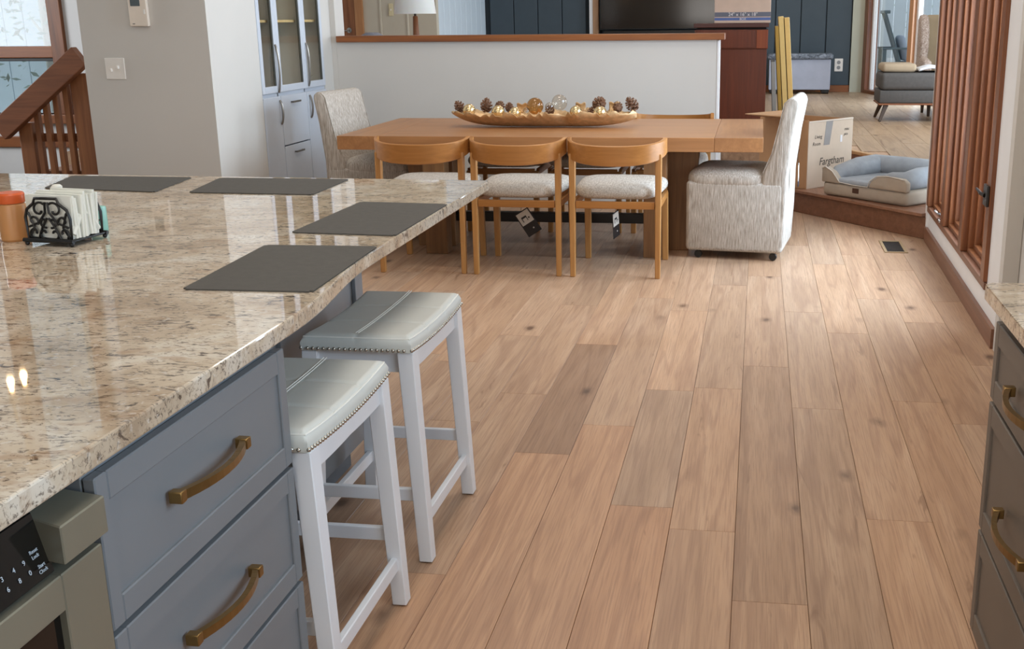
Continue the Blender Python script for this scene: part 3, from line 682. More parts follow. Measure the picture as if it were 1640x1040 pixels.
for i in range(13):
    yy = -.048+i*.0078; hh = .108+random.uniform(0, .014); w = .068+random.uniform(-.006, .008)
    x_ = random.uniform(-.006, .010)
    t_ = B(); box(t_, -w+x_, w+x_, -.0042, .0042, .0, hh)
    bmesh.ops.bevel(t_, geom=[e for e in t_.edges if abs(e.verts[0].co.z-e.verts[1].co.z) > .05], offset=.0015, segments=1, affect='EDGES')
    xf(t_, Matrix.Translation((0, yy, .019)) @ Matrix.Rotation(rad(random.uniform(-3, 3)), 4, 'Y') @ Matrix.Rotation(rad(random.uniform(-3, 3)), 4, 'X')); merge(bm, t_)
tube(bm, [(.062, .05-.1*i/10, .03+.05*math.sin(PI*i/10)) for i in range(11)], .010, 8)
n_ = one('napkin_stack', bm, NAPK, 'white paper napkins standing in the black scroll holder', 'napkins', loc=(-1.872, 2.81, .92), rz=rad(-6))
ORL = NT('orange_lid'); ORL.setb(**{'Base Color': (*lin('D8602A'), 1), 'Roughness': .35, 'Transmission Weight': .15})
t = thing('orange_jar', 'amber jar with orange band and lid left of the napkin holder', 'jar', (-2.028, 2.815, .92))
bm = B(); lathe(bm, [(0, 0), (.034, 0), (.038, .006), (.039, .05), (.036, .10), (.033, .104), (0, .104)], 28); obj('jar_body', bm, plain('amber_plastic', 'C08A58', .35, var=.05, **{'Subsurface Weight': .1}), t)
bm = B(); lathe(bm, [(0, .105), (.036, .105), (.037, .108), (.037, .128), (.034, .133), (0, .134)], 28); obj('lid', bm, ORL.m, t)
t = thing('white_bottle', 'cream rounded bottle half hidden behind the napkin holder', 'bottle', (-1.965, 2.935, .92))
bm = B(); lathe(bm, [(0, 0), (.030, 0), (.038, .012), (.040, .04), (.034, .07), (.018, .085), (.013, .09), (.013, .112), (0, .113)], 24); obj('bottle_body', bm, plain('cream_plastic', 'D6D4B4', .4), t)
bm = B(); lathe(bm, [(0, .113), (.015, .113), (.015, .133), (.010, .138), (0, .139)], 20); obj('cap', bm, NAPK, t)
t = thing('teal_bottle', 'small teal plastic bottle right of the napkin holder', 'bottle', (-1.862, 2.955, .92))
bm = B(); rbox(bm, -.022, .022, -.014, .014, 0, .075, .006, 3); obj('bottle_body', bm, plain('teal_plastic', '86BFB2', .3), t)
bm = B(); tube(bm, [(0, 0, .0755), (0, 0, .088), (.004, 0, .096), (0, 0, .102), (-.004, 0, .096), (0, 0, .089)], .002, 6); obj('hook', bm, BLACK, t)

# ------------------------------------------------------------------ dining table
t = thing('dining_table', 'long honey-oak dining table with the golden bowl on it', 'table', (-1.325, 7.69, 0))
Z1 = .78; x0, x1, yn, yf = -1.365, 1.365, -.67, .675
bm = B(); rbox(bm, x0+.28, x1-.30, yn, yf, Z1-.088, Z1, .003); obj('tabletop', bm, TABW, t)
for a, b in ((x0, x0+.279), (x1-.299, x1)): bm = B(); rbox(bm, a, b, yn, yf, Z1-.088, Z1, .003); obj('end_leaf', bm, TABE, t)
for s, cx in ((-1, -.755), (1, .692)):
    bm = B(); rbox(bm, cx-.073, cx+.073, -.59, -.47, 0, Z1-.089, .004); obj('front_leg', bm, TABL, t)
    bm = B(); inner = cx-s*.06; b0 = cx+s*.20; t0 = cx+s*.27
    prism(bm, [(inner, 0), (b0, 0), (t0, Z1-.089), (inner, Z1-.089)], 'y', -.33, -.2, .004, 1); obj('pedestal_panel', bm, TABL, t)
    bm = B(); rbox(bm, cx-.073, cx+.073, -.199, -.10, 0, Z1-.089, .004); obj('rear_leg', bm, TABL, t)
bm = B(); rbox(bm, -.70, .63, -.30, -.24, .17, .235, .004); obj('stretcher', bm, BLACK, t)
bm = B(); rbox(bm, -1.1, 1.1, -.15, -.10, Z1-.15, Z1-.089, .004); obj('apron', bm, TABL, t)

# ------------------------------------------------------------------ dining chairs (front = +y, back = -y)
def make_chair(label, group):
    t = thing('dining_chair', label, 'chair', group=group)
    HW = .255
    for s in (-1, 1):
        bm = B(); q = lambda x, y, w, h, z: [(x-w, y-h, z), (x+w, y-h, z), (x+w, y+h, z), (x-w, y+h, z)]
        hexa(bm, q(s*HW, -.262, .015, .018, 0), q(s*HW, -.235, .019, .021, .735), .005, 2); obj('leg', bm, CHL, t)
        bm = B(); hexa(bm, q(s*(HW-.005), .285, .018, .018, 0), q(s*(HW-.01), .262, .021, .021, .44), .005, 2); obj('leg', bm, CHL, t)
    # seat frame
    bm = B()
    rbox(bm, -HW+.02, HW-.02, -.258, -.232, .412, .455, .004); rbox(bm, -HW+.02, HW-.02, .245, .272, .412, .455, .004)
    for s in (-1, 1): rbox(bm, s*HW-.012, s*HW+.012, -.22, .245, .412, .455, .004)
    obj('seat_frame', bm, CHW, t)
    # cushion
    bm = B()
    def cush(u, v):
        a = 2*PI*u; ca, sa = math.cos(a), math.sin(a); e = .42
        sx = math.copysign(abs(ca)**e, ca); sy = math.copysign(abs(sa)**e, sa)
        ph = (v-.5)*PI; k = math.cos(ph)**.38 if v not in (0, 1) else 0; zz = math.sin(ph); zz = math.copysign(abs(zz)**.8, zz)
        hw = .284-.035*(1-(sy+1)/2)
        return (sx*k*hw, .02+sy*k*.285, .506+zz*.05)
    grid(bm, cush, 40, 14, cu=True); bmesh.ops.remove_doubles(bm, verts=bm.verts, dist=.0005); obj('seat_cushion', bm, SEATF, t, 70)
    # curved wrap-around backrest
    bm = B(); n = 28; R = []
    for i in range(n+1):
        u = i/n*2-1
        x = .285*math.sin(u*PI/2*.985); y = -.345+.20*(1-math.cos(u*PI/2*.985))**1.25
        nx = math.sin(u*PI/2*.9); ny = -math.cos(u*PI/2*.9)
        zt_ = .79+.032*abs(u)**2.2; zb = .672+.058*abs(u)**2.0
        th = .017+.014*max(0, abs(u)-.75)*2
        R.append([(x+nx*th*.5, y+ny*th*.5, zb+.004), (x+nx*th*.5, y+ny*th*.5, zt_-.004), (x+nx*th*.2, y+ny*th*.2, zt_), (x-nx*th*.5, y-ny*th*.5, zt_), (x-nx*th*.5, y-ny*th*.5, zb), (x+nx*th*.2, y+ny*th*.2, zb)])
    VV = [[bm.verts.new(p) for p in r] for r in R]
    for a, b in zip(VV, VV[1:]):
        for k in range(6): bm.faces.new((a[k], a[(k+1) % 6], b[(k+1) % 6], b[k]))
    bm.faces.new(VV[0]); bm.faces.new(VV[-1][::-1])
    obj('backrest', bm, CHW, t, 40); return t
G_N = 'chairs on the near side of the table'; G_F = 'chairs on the far side of the table'
c0 = make_chair('honey-oak curved-back dining chair, leftmost on the near side', G_N); c0.location = (-2.004, 6.79, 0); c0.rotation_euler = (0, 0, rad(.6))
dup(c0, (-1.410, 6.785, 0), rad(-.5), 'honey-oak curved-back dining chair in the middle of the near side, tag hanging under it', G_N)
dup(c0, (-.813, 6.775, 0), rad(-.8), 'honey-oak curved-back dining chair, rightmost on the near side', G_N)
c1 = dup(c0, (-.612, 8.235, 0), PI, 'oak dining chair across the table, its top rail showing right of the bowl', G_F)
dup(c0, (-1.215, 8.23, 0), PI, 'oak dining chair across the table, hidden behind the middle of the bowl', G_F)
dup(c0, (-1.815, 8.23, 0), PI, 'oak dining chair across the table, behind the left half of the bowl', G_F)
# hang tags
CT = plain('dark_tag_card', '1E1816', .5); CTW = plain('tag_photo_card', 'C9C3B8', .5)
def hang_tag(loc, rz, tilt, label):
    t = thing('hang_tag', label, 'tag', loc, rz, 'dark hang tags under the chairs')
    M_ = Matrix.Rotation(tilt, 4, 'Y')
    bm = B(); rbox(bm, -.05, .05, -.003, .0, -.165, 0, .001, 1); xf(bm, M_); obj('card', bm, CT, t)
    bm = B(); rbox(bm, -.043, .043, -.005, -.0032, -.088, -.006, .0005, 1); xf(bm, M_); ph = obj('picture', bm, CTW, t)
    bm = B(); [rbox(bm, *q[:2], -.0062, -.0052, *q[2:], .0003, 1) for q in ((-.024, .012, -.048, -.036), (-.024, -.019, -.07, -.048), (.007, .012, -.07, -.048), (.018, .028, -.062, -.052))]; xf(bm, M_); obj('printed_chair', bm, CT, ph)
    bm = B(); lathe(bm, [(0, 0), (.005, 0), (.005, .001), (0, .001)], 12); xf(bm, M_ @ Matrix.Translation((.012, -.0032, -.128)) @ Matrix.Rotation(PI/2, 4, 'X')); obj('printed_dot', bm, CTW, t)
    bm = B(); tube(bm, [(0, -.002, .0), (.004, -.002, .03), (0, -.002, .076)], .0012, 5); obj('string', bm, BLACK, t)
hang_tag((-1.452, 6.85, .335), 0, rad(-33), 'dark tag with a small picture hanging under the middle near chair')
hang_tag((-.862, 6.88, .335), rad(74), rad(-8), 'dark tag seen edge-on hanging under the right near chair')

# ------------------------------------------------------------------ upholstered head chairs (back towards +x)
def make_parsons(label, lean=0):
    t = thing('upholstered_chair', label, 'chair', group='upholstered chairs at the table ends')
    bm = B(); rbox(bm, -.32, .30, -.28, .28, .05, .50, .028, 4); obj('skirt_base', bm, PARS, t, 50)
    bm = B(); 
    def cush(u, v):
        a = 2*PI*u; ca, sa = math.cos(a), math.sin(a); e = .3
        sx = math.copysign(abs(ca)**e, ca); sy = math.copysign(abs(sa)**e, sa)
        ph = (v-.5)*PI; k = math.cos(ph)**.3 if v not in (0, 1) else 0; zz = math.sin(ph); zz = math.copysign(abs(zz)**.9, zz)
        return (-.065+sx*k*.258, sy*k*.283, .505+zz*.075)
    grid(bm, cush, 44, 14, cu=True); bmesh.ops.remove_doubles(bm, verts=bm.verts, dist=.0005); obj('seat_cushion', bm, PARS, t, 70)
    prof = [(.30, .08), (.312, .30), (.315, .55), (.345, .80), (.375, .97), (.372, 1.0), (.345, 1.024), (.31, 1.018), (.285, .99), (.255, .85), (.215, .68), (.165, .555), (.16, .48), (.17, .08)]
    bm = B(); prism(bm, prof, 'y', -.277, .277, .022, 3); obj('backrest', bm, PARS, t, 60)
    for s in (-1, 1):
        bm = B(); tube(bm, [(x, s*.270, z) for x, z in ((.165, .56), (.215, .68), (.255, .85), (.283, .985), (.31, 1.012))], .0028, 6)
        obj('piping', bm, PARS, t, 60)
    for sx in (-.24, .24):
        for sy in (-.24, .24):
            bm = B(); lathe(bm, [(0, -.012), (.022, -.012), (.025, -.006), (.025, .006), (.022, .012), (0, .012)], 16); xf(bm, Matrix.Translation((sx, sy, .025)) @ Matrix.Rotation(PI/2, 4, 'X'))
            tube(bm, [(sx, sy, .03), (sx, sy, .055)], .01, 8); obj('caster', bm, BLACK, t)
    return t
p1 = make_parsons('oatmeal tweed skirted chair at the right end of the table'); p1.location = (-.085, 7.36, 0); p1.rotation_euler = (0, 0, rad(-7.5))
dup(p1, (-2.66, 7.83, 0), PI-rad(8), 'oatmeal tweed skirted chair at the left end of the table, near the hutch')
t = thing('price_tag', 'small dark and white tag on the back of the right tweed chair', 'tag', (.262, 7.16, .60), rad(-5))
bm = B(); tube(bm, [(0, 0, .0), (-.006, -.002, .06), (.004, -.004, .10)], .0015, 5); obj('string', bm, BLACK, t)
bm = B(); rbox(bm, 0, .003, -.03, .03, -.10, 0, .001); xf(bm, Matrix.Rotation(rad(20), 4, 'X')); obj('card', bm, NAPK, t)
bm = B(); rbox(bm, -.001, .004, -.03, .03, -.14, -.101, .001); xf(bm, Matrix.Rotation(rad(20), 4, 'X')); obj('barcode_card', bm, plain('navy_card', '1F2A3C', .5), t)

# ------------------------------------------------------------------ centrepiece bowl
random.seed(21)
bx = lambda px: -2.102+(px-724)*.004361
bz = lambda py: .872-(py-182)*.0044
jag = [random.uniform(-1, 1) for _ in range(60)]
bm = B(); NU, NV = 60, 14
def bowl(u, v):
    x = -.645+1.29*u; e = min(1, abs(2*u-1)); w = .165*(1-e**3.4)**.7+.004
    pin = 1-.28*math.exp(-((u-.63)/.035)**2); w *= pin
    keel = .002+.085*e**5*(1.0 if u < .5 else .7)
    a = (v*2-1); rim = .092+.020*jag[int(u*59)]*(1 if abs(a) > .98 else 0)+(.014*e**6 if u < .5 else .006)
    z = keel+max(0, rim-keel)*abs(a)**2.2
    return (x, a*w*(.8+.2*abs(a)), z)
grid(bm, bowl, NU, NV)
o = one('decorative_bowl', bm, GOLD, 'long boat-shaped hammered gold bowl on the dining table', 'bowl', loc=(-1.457, 7.70, .7815), ang=60)
sm = o.modifiers.new('thickness', 'SOLIDIFY'); sm.thickness = .004; sm.offset = 1
def cone_mesh(L, R_):
    bm = B(); sphere(bm, (0, 0, 0), 1, 10, (R_*.45, R_*.45, L*.44)); n = 44
    for i in range(n):
        f = (i+.5)/n; z = -L*.46+L*.92*f; a = i*2.39996; r = R_*math.sin(PI*min(1, (.14+f*.86)))**.75*.98+.002
        c, s = math.cos(a), math.sin(a); w = R_*.36*(1-.45*f); T = Vector((-s, c, 0)); N_ = Vector((c, s, 0)); p = N_*r*.35+Vector((0, 0, z-.004)); q = N_*r*1.12+Vector((0, 0, z+R_*.16))
        v = [bm.verts.new(k) for k in (p-T*w*.5, p+T*w*.5, q+T*w+Vector((0, 0, -.002)), q+N_*.002+Vector((0, 0, .004)), q-T*w+Vector((0, 0, -.002)))]
        v2 = [bm.verts.new(k.co+Vector((0, 0, -.0035))) for k in v]
        bm.faces.new(v); bm.faces.new(v2[::-1])
        for k in range(5): bm.faces.new((v[k], v[(k+1) % 5], v2[(k+1) % 5], v2[k]))
    return bm
CLAB = ['brown pine cone at the left tip of the golden bowl', 'upright brown pine cone, second from the left in the bowl', 'small brown pine cone between two gold balls', 'small brown pine cone just left of the gold leaf', 'dark pine cone between the two glass balls', 'small pine cone poking over the rim right of the glass balls', 'leaning brown pine cone, tallest in the right half of the bowl', 'dark pine cone left of the rightmost cone', 'brown pine cone at the right tip of the golden bowl']
cm = None
for i, (px, py, s, rx, ry) in enumerate(((735, 173, 1.0, .5, -.5), (779, 171, 1.15, .2, -.25), (801, 172, .9, .9, .5), (816, 174, .8, -.5, .3), (881, 178, .85, .7, .9), (947, 181, .8, .2, .2), (960, 168, 1.25, .5, -.9), (989, 173, .95, .8, .6), (1011, 169, 1.2, .3, .55))):
    if cm is None: cm = obj('pine_cone', cone_mesh(.095, .033), CONE, None, 30); o = cm
    else: o = cm.copy(); COL.objects.link(o)
    o.location = (bx(px), 7.728, bz(py)+.004); o.scale = (s*.95,)*3; o.rotation_euler = (rx, ry, i*1.3)
    tag(o, CLAB[i], 'pine cone', 'pine cones in the golden bowl')
for i, (px, py, r, lb) in enumerate(((755.5, 176.5, .043, 'shiny gold ball near the left tip of the bowl'), (802, 179, .045, 'shiny gold ball left of the middle of the bowl'), (829, 181, .042, 'shiny gold ball just left of the glass balls'), (926, 179, .043, 'shiny gold ball right of the glass balls'), (964, 180, .046, 'shiny gold ball under the leaning pine cone'))):
    bm = B(); sphere(bm, (0, 0, 0), r, 24); one('gold_ball', bm, GOLDB, lb, 'ornament', 'gold balls in the bowl', (bx(px), 7.645, bz(py)), ang=60)
CLR = glassmat('clear_ornament_glass', (.97, .95, .92)); AMB = glassmat('amber_ornament_glass', (.9, .75, .55))
for px, py, r, mt, lb in ((859, 171, .058, AMB, 'amber tinted glass ball in the middle of the bowl'), (898, 165.5, .054, CLR, 'clear glass ball, highest in the bowl'), (848, 177, .024, CLR, 'tiny clear glass ball left of the amber one'), (885, 171, .030, CLR, 'small clear glass ball between the two big ones')):
    bm = B(); sphere(bm, (0, 0, 0), r, 28); sphere(bm, (0, 0, 0), r*.965, 24); one('glass_ball', bm, mt, lb, 'ornament', 'glass balls in the bowl', (bx(px), 7.70 if r > .05 else 7.63, bz(py)), ang=60)
for px, py, lb in ((837, 174, 'curled gold leaf left of the amber glass ball'), (931, 173, 'curled gold leaf right of the clear glass ball'), (984, 172, 'curled gold leaf between the right pine cones')):
    bm = B(); grid(bm, lambda u, v: ((u-.5)*.07, .012*math.sin(v*PI), (v-.5)*.06+.006*math.sin(u*9)), 8, 6); o = one('gold_leaf', bm, GOLD, lb, 'ornament', 'gold leaves in the bowl', (bx(px), 7.71, bz(py)), ang=60)
    sm = o.modifiers.new('thickness', 'SOLIDIFY'); sm.thickness = .002

# ------------------------------------------------------------------ hutch (faces +x)
HX = -3.5
t = thing('hutch', 'tall pale blue built-in hutch with glass doors beside the dining table', 'cabinet')
bm = B(); [box(bm, *q) for q in ((-4.0, HX-.022, 7.738, 7.76, .0, 2.6), (-4.0, HX-.022, 8.975, 8.998, 0, 2.6), (-4.0, -3.98, 7.76, 8.975, 0, 2.6), (-3.98, HX-.022, 7.76, 8.975, 2.57, 2.6), (-3.98, HX-.022, 7.76, 8.975, .0, .08), (-3.98, HX-.022, 7.76, 8.975, .96, .99), (-3.98, HX-.022, 8.055, 8.07, .08, 2.57), (-3.98, HX-.022, 8.565, 8.58, .08, 2.57))]
obj('carcass', bm, HUTP, t, None)
bm = B(); box(bm, -3.979, -3.972, 7.765, 8.97, .995, 2.565); obj('back_panel', bm, HUTI, t, None)
for a, b in ((7.765, 8.05), (8.075, 8.56), (8.585, 8.97)):
    for zz in (1.49, 2.0): bm = B(); box(bm, -3.97, HX-.05, a, b, zz, zz+.018); obj('shelf', bm, HUTI, t, None)
HND = plain('hutch_handle_nickel', '8E8C88', .3, .9); HGL = glassmat('hutch_glass', (1, .97, .9), .02)
def arc_handle(y, z0, z1, par):
    bm = B(); tube(bm, [(HX+.003+.019*math.sin(PI*min(1, max(0, i/14)))**.6, y, z0+(z1-z0)*i/14) for i in range(15)], .008, 8); obj('handle', bm, HND, par)
for i, (a, b, hy_) in enumerate(((7.762, 8.062, 8.03), (8.066, 8.571, None), (8.575, 8.974, 8.608))):
    bm = B(); w = .05
    [rbox(bm, HX-.021, HX, *q, .003, 1) for q in ((a, a+w, .99, 2.58), (b-w*.8, b, .99, 2.58), (a+w, b-w*.8, .99, 1.04), (a+w, b-w*.8, 2.53, 2.58))]; dd = obj('glass_door', bm, HUTP, t, None)
    bm = B(); box(bm, HX-.014, HX-.010, a+w, b-w*.8, 1.04, 2.53); obj('pane', bm, HGL, dd, None)
    bm = B(); [box(bm, HX-.0205, HX-.006, *q) for q in ((b-w*.8-.014, b-w*.8-.001, 1.041, 2.529),)]; obj('dark_gasket', bm, plain('gasket', '4A4C48', .7) if 'gasket' not in bpy.data.materials else bpy.data.materials['gasket'], dd, None)
    if hy_: arc_handle(hy_, .99 if i == 0 else 1.005, 1.335, dd)
for a, b, hy_ in ((7.762, 8.062, 8.035), (8.575, 8.974, 8.61)):
    bm = B(); rbox(bm, HX-.021, HX, a, b, .085, .962, .003, 1); dd = obj('lower_door', bm, HUTP, t, None); arc_handle(hy_, .76, .935, dd)
for z0, z1 in ((.597, .962), (.085, .588)):
    bm = B(); rbox(bm, HX-.021, HX, 8.072, 8.565, z0, z1, .003, 1); dd = obj('drawer', bm, HUTP, t, None)
    bm = B(); rbox(bm, HX+.016, HX+.024, 8.235, 8.39, z1-.06, z1-.046, .003); [rbox(bm, HX, HX+.02, q, q+.012, z1-.058, z1-.048, .002) for q in (8.24, 8.373)]; obj('bar_pull', bm, plain('pewter', '6E6A64', .35, .8) if 'pewter' not in bpy.data.materials else bpy.data.materials['pewter'], dd, None)
bm = B()
for i in range(9):
    a = i*.7; grid(bm, lambda u, v: (.05*math.cos(a)*u, .09*math.sin(a)*u+.012*(v-.5)*math.sin(PI*u), .03+.09*u-.05*u*u+.004*v), 5, 2)
one('small_plant', bm, plain('dusty_leaf', '6E6A50', .8), 'small dry leafy sprig inside the hutch glass', 'plant', loc=(-3.62, 8.86, 1.0), ang=60)

# ------------------------------------------------------------------ wall fittings
t = thing('light_switch', 'white double toggle switch plate on the greige wall block', 'switch', (-4.155, 7.0, 1.21))
PLW = plain('white_plastic', 'E9E4DC', .4)
bm = B(); rbox(bm, -.068, .068, -.007, 0, -.068, .068, .004); obj('plate', bm, PLW, t)
for s, k in ((-1, -1), (1, 1)): bm = B(); rbox(bm, s*.024-.006, s*.024+.006, -.022, -.006, -.011+k*.009, .011+k*.009, .003); obj('toggle', bm, PLW, t)
t = thing('thermostat', 'cream digital thermostat high on the greige wall block', 'thermostat', (-3.94, 7.0, 1.60))
bm = B(); rbox(bm, -.063, .063, -.03, 0, -.125, .125, .006); obj('housing', bm, plain('cream_plastic_case', 'E6DACB', .45), t)
bm = B(); rbox(bm, -.045, .020, -.032, -.0295, .0, .09, .002); obj('display', bm, plain('lcd_grey', '5A6468', .25), t)
bm = B(); rbox(bm, -.042, -.026, -.032, -.0295, -.112, -.106, .001); obj('button', bm, plain('button_grey', '8A8880', .5), t)
bm = B(); rbox(bm, .038, .05, -.033, -.0295, -.05, -.02, .001); obj('slider', bm, PLW, t)
def outlet(loc, label, w, h):
    t = thing('wall_outlet', label, 'outlet', loc)
    bm = B(); rbox(bm, -w, w, -.01, 0, -h, h, .006); obj('plate', bm, PLW, t)
    for s in (-1, 1): bm = B(); lathe(bm, [(0, 0), (w*.45, 0), (w*.45, .004), (0, .004)], 14); xf(bm, Matrix.Translation((0, -.009, s*h*.4)) @ Matrix.Rotation(PI/2, 4, 'X')); obj('socket', bm, plain('socket_grey', '8C8C8C', .5) if 'socket_grey' not in bpy.data.materials else bpy.data.materials['socket_grey'], t)
outlet((1.193, 17.78, .78), 'white outlet on the teal wall right of the heater', .062, .095)
t = thing('light_switch', 'ivory switch plate on the beige wall beside the lampshade', 'switch', (-4.86, 14.975, 1.63))
bm = B(); rbox(bm, -.03, .03, -.01, 0, -.08, .08, .004); obj('plate', bm, plain('ivory_plastic', 'DCCFA8', .5), t)
bm = B(); rbox(bm, -.006, .006, -.02, -.009, -.012, .012, .002); obj('toggle', bm, PLW, t)
# window hardware
bm = B(); rbox(bm, -.03, .03, -.05, .05, 0, .018, .005); tube(bm, [(0, -.03, .018), (-.01, .02, .045), (-.02, .09, .035), (-.03, .15, .045)], .008, 8)
one('window_crank', bm, plain('chrome', 'D5DADF', .15, .95), 'silver crank handle on the far window sill', 'handle', loc=(1.125, 7.20, .2465))
t = thing('sash_lock', 'dark metal lever lock on the nearest casement', 'lock', (1.098, 5.585, .66))
bm = B(); rbox(bm, -.012, .001, -.05, .05, -.05, .05, .003); obj('plate', bm, plain('dark_bronze', '3A3633', .4, .6), t)
bm = B(); tube(bm, [(-.012, 0, .0), (-.028, .02, .005), (-.035, .11, .018)], [.012, .009, .005], 8); obj('lever', bm, bpy.data.materials['dark_bronze'], t)
for nm in ('window_crank', 'sash_lock'): swing(bpy.data.objects[nm])
# floor vent
t = thing('floor_vent', 'small metal floor register near the window wall', 'vent', (.925, 7.61, 0))
bm = B(); [rbox(bm, *q, .0, .006, .002) for q in ((-.075, -.055, -.20, .20), (.055, .075, -.20, .20), (-.055, .055, -.20, -.18), (-.055, .055, .18, .20))]; obj('frame', bm, plain('tan_metal', 'A58B68', .45, .3), t)
bm = B(); box(bm, -.055, .055, -.18, .18, .0008, .002); obj('duct', bm, plain('duct_black', '120D0A', .9), t, None)
for i in range(9): bm = B(); beam(bm, (-.055, -.16+i*.04, .003), (.055, -.16+i*.04, .003), .006, .003, r=0); obj('louvre', bm, plain('louvre_bronze', '3A2C1E', .5) if 'louvre_bronze' not in bpy.data.materials else bpy.data.materials['louvre_bronze'], t, None)

# ------------------------------------------------------------------ stair railing
t = thing('stair_railing', 'sloping redwood stair railing with balusters at the far left', 'railing', (-5.1, 7.6, 0))
bm = B(); beam(bm, (-.37, 0, .745), (.335, 0, 1.275), .07, .155, r=.006); obj('handrail', bm, RAILX, t)
bm = B(); rbox(bm, .20, .335, .036, .13, .30, 1.15, .006); obj('newel_post', bm, RAILW, t)
bm = B(); rbox(bm, -.255, -.145, .036, .12, -.2, .80, .006); obj('newel_post', bm, RAILW, t)
sl = (1.275-.745)/.705
for x in (-.10, -.02, .065, .15):
    bm = B(); zt_ = .745+(x+.37)*sl-.02; rbox(bm, x-.02, x+.02, .036, .075, .30 if x > -.06 else .2, zt_, .003); obj('baluster', bm, RAILW, t)
bm = B(); rbox(bm, -.14, .20, .078, .10, .66, .72, .004); obj('mid_rail', bm, RAILX, t)
t = thing('stair_tread', 'worn wooden stair tread at the foot of the railing', 'step', (-4.95, 7.75, 0))
bm = B(); rbox(bm, -.33, .50, -.01, .55, .40, .44, .006); obj('tread', bm, wood('stair_tread_wood', '8A5A40', 'B88A70', 'x', .5), t)
bm = B(); rbox(bm, -.30, .50, .0, .53, .0, .399, .004); obj('stringer', bm, RAILX, t)

# ------------------------------------------------------------------ landing: carton and dog bed
BX = Vector((.40, 8.985)); ba = rad(49)
t = thing('cardboard_box', 'open cardboard box with marker writing beside the grey dog bed', 'box', (BX.x, BX.y, .181), ba)
# local: origin = near bottom corner, +x along right face, +y along left face (back-left)
w_, l_, h_ = .56, .50, .515
ca_, sa_ = math.cos(ba), math.sin(ba)
bm = B(); [box(bm, *q) for q in ((0, w_, 0, .006, 0, h_),)]; fr_ = obj('front_panel', bm, CARDL, t, None)
bm = B(); box(bm, 0, .006, .0065, l_, 0, h_+.02); obj('side_panel', bm, CARD, t, None)
bm = B(); box(bm, w_-.006, w_, .0065, l_, 0, h_); obj('side_panel', bm, CARD, t, None)
bm = B(); box(bm, .0065, w_-.0065, l_-.006, l_, 0, h_+.02); obj('rear_panel', bm, CARD, t, None)
bm = B(); box(bm, .0065, w_-.0065, .0065, l_-.0065, 0, .008); obj('bottom_panel', bm, CARD, t, None)
bm = B(); beam(bm, (0, l_*.5, h_+.021), (-.19, l_*.5, h_+.055), .40, .005, r=0); obj('flap', bm, CARD, t, None)
bm = B(); beam(bm, (w_*.5, l_, h_+.021), (w_*.5, l_+.20, h_+.03), .48, .005, r=0); obj('flap', bm, CARD, t, None)
bm = B(); hexa(bm, [(.19, -.0012, .33), (.265, -.0012, .33), (.265, 0, .33), (.19, 0, .33)], [(.215, -.0012, h_), (.30, -.0012, h_), (.30, 0, h_), (.215, 0, h_)]); obj('packing_tape', bm, plain('grey_tape', '9C9896', .3), fr_, None)
bm = B(); rbox(bm, .0, .56, -.004, .006, h_-.0, h_+.012, .003); obj('torn_edge', bm, plain('torn_paper', 'D9CBBB', .9), fr_)
FX = lambda x, z: frame((x, -.001, z), (1, 0, 0), (0, 0, 1))
text('handwriting', 'Fargtham', .085, INK, FX(.30, .20), fr_, shear=.2); text('handwriting', 'Living', .04, INK, FX(.12, .40), fr_, shear=.2); text('handwriting', 'Room', .04, INK, FX(.10, .345), fr_, shear=.2)
text('handwriting', 'misc', .035, INK, FX(.48, .44), fr_, shear=.2); text('handwriting', 'pics', .032, INK, FX(.47, .40), fr_, shear=.2)
bm = B(); rbox(bm, .40, .425, -.002, 0, .34, .395, .0005); obj('white_sticker', bm, INKW, fr_, None)
sp = [c for c in t.children if c.name.startswith('side_panel')][0]
text('print', '(AB', .06, INK, frame((-.001, .20, .30), (0, -1, 0), (0, 0, 1)), sp); text('print', ' YB', .05, INK, frame((-.001, .20, .25), (0, -1, 0), (0, 0, 1)), sp)

bv = Vector((.93-.50, 8.28-8.72)).normalized(); bang = math.atan2(bv.y, bv.x)
t = thing('dog_bed', 'grey and taupe bolstered dog bed on the landing step', 'dog bed', (.505, 8.725, .181), bang)
BL, BD = .80, .62
bm = B(); rbox(bm, 0, BL, 0, BD, 0, .105, .03, 3); obj('mattress', bm, BEDT, t, 60)
bm = B(); rbox(bm, .10, BL-.10, -.0, BD-.10, .09, .135, .03, 3)
for v in bm.verts: v.co.z += .010*math.sin(v.co.x*19)*math.sin(v.co.y*15)
obj('sleeping_pad', bm, LOVE, t, 60)
def bolster(pts, rr, name, m):
    bm = B(); tube(bm, pts, rr, 14)
    for v in bm.verts: v.co.z += .006*math.sin(v.co.x*31+v.co.y*23)
    return obj(name, bm, m, t, 70)
bolster([(.075, .03, .13), (.075, .10, .165), (.08, .30, .185), (.09, BD-.12, .19), (.15, BD-.075, .195), (.35, BD-.07, .20), (.60, BD-.07, .195), (BL-.12, BD-.09, .19)], [.035, .062, .078, .08, .08, .078, .078, .06], 'bolster', LOVE)
bolster([(BL-.09, BD-.1, .18), (BL-.085, .40, .18), (BL-.085, .22, .175), (BL-.10, .10, .165), (BL-.18, .065, .155), (BL-.30, .06, .14), (BL-.36, .06, .115)], [.05, .075, .075, .072, .066, .055, .03], 'bolster', LOVE)
bm = B(); prism(bm, [(-.005, .10), (-.005, .20), (.03, .215), (.10, .185), (.17, .115), (.17, .10)], 'y', -.004, .05, .012, 2); obj('side_panel', bm, BEDT, t, 50)
bm = B(); prism(bm, [(.45, .10), (.47, .15), (.53, .19), (.62, .20), (.76, .195), (.80, .17), (.80, .10)], 'y', -.008, .04, .012, 2); obj('side_panel', bm, BEDT, t, 50)
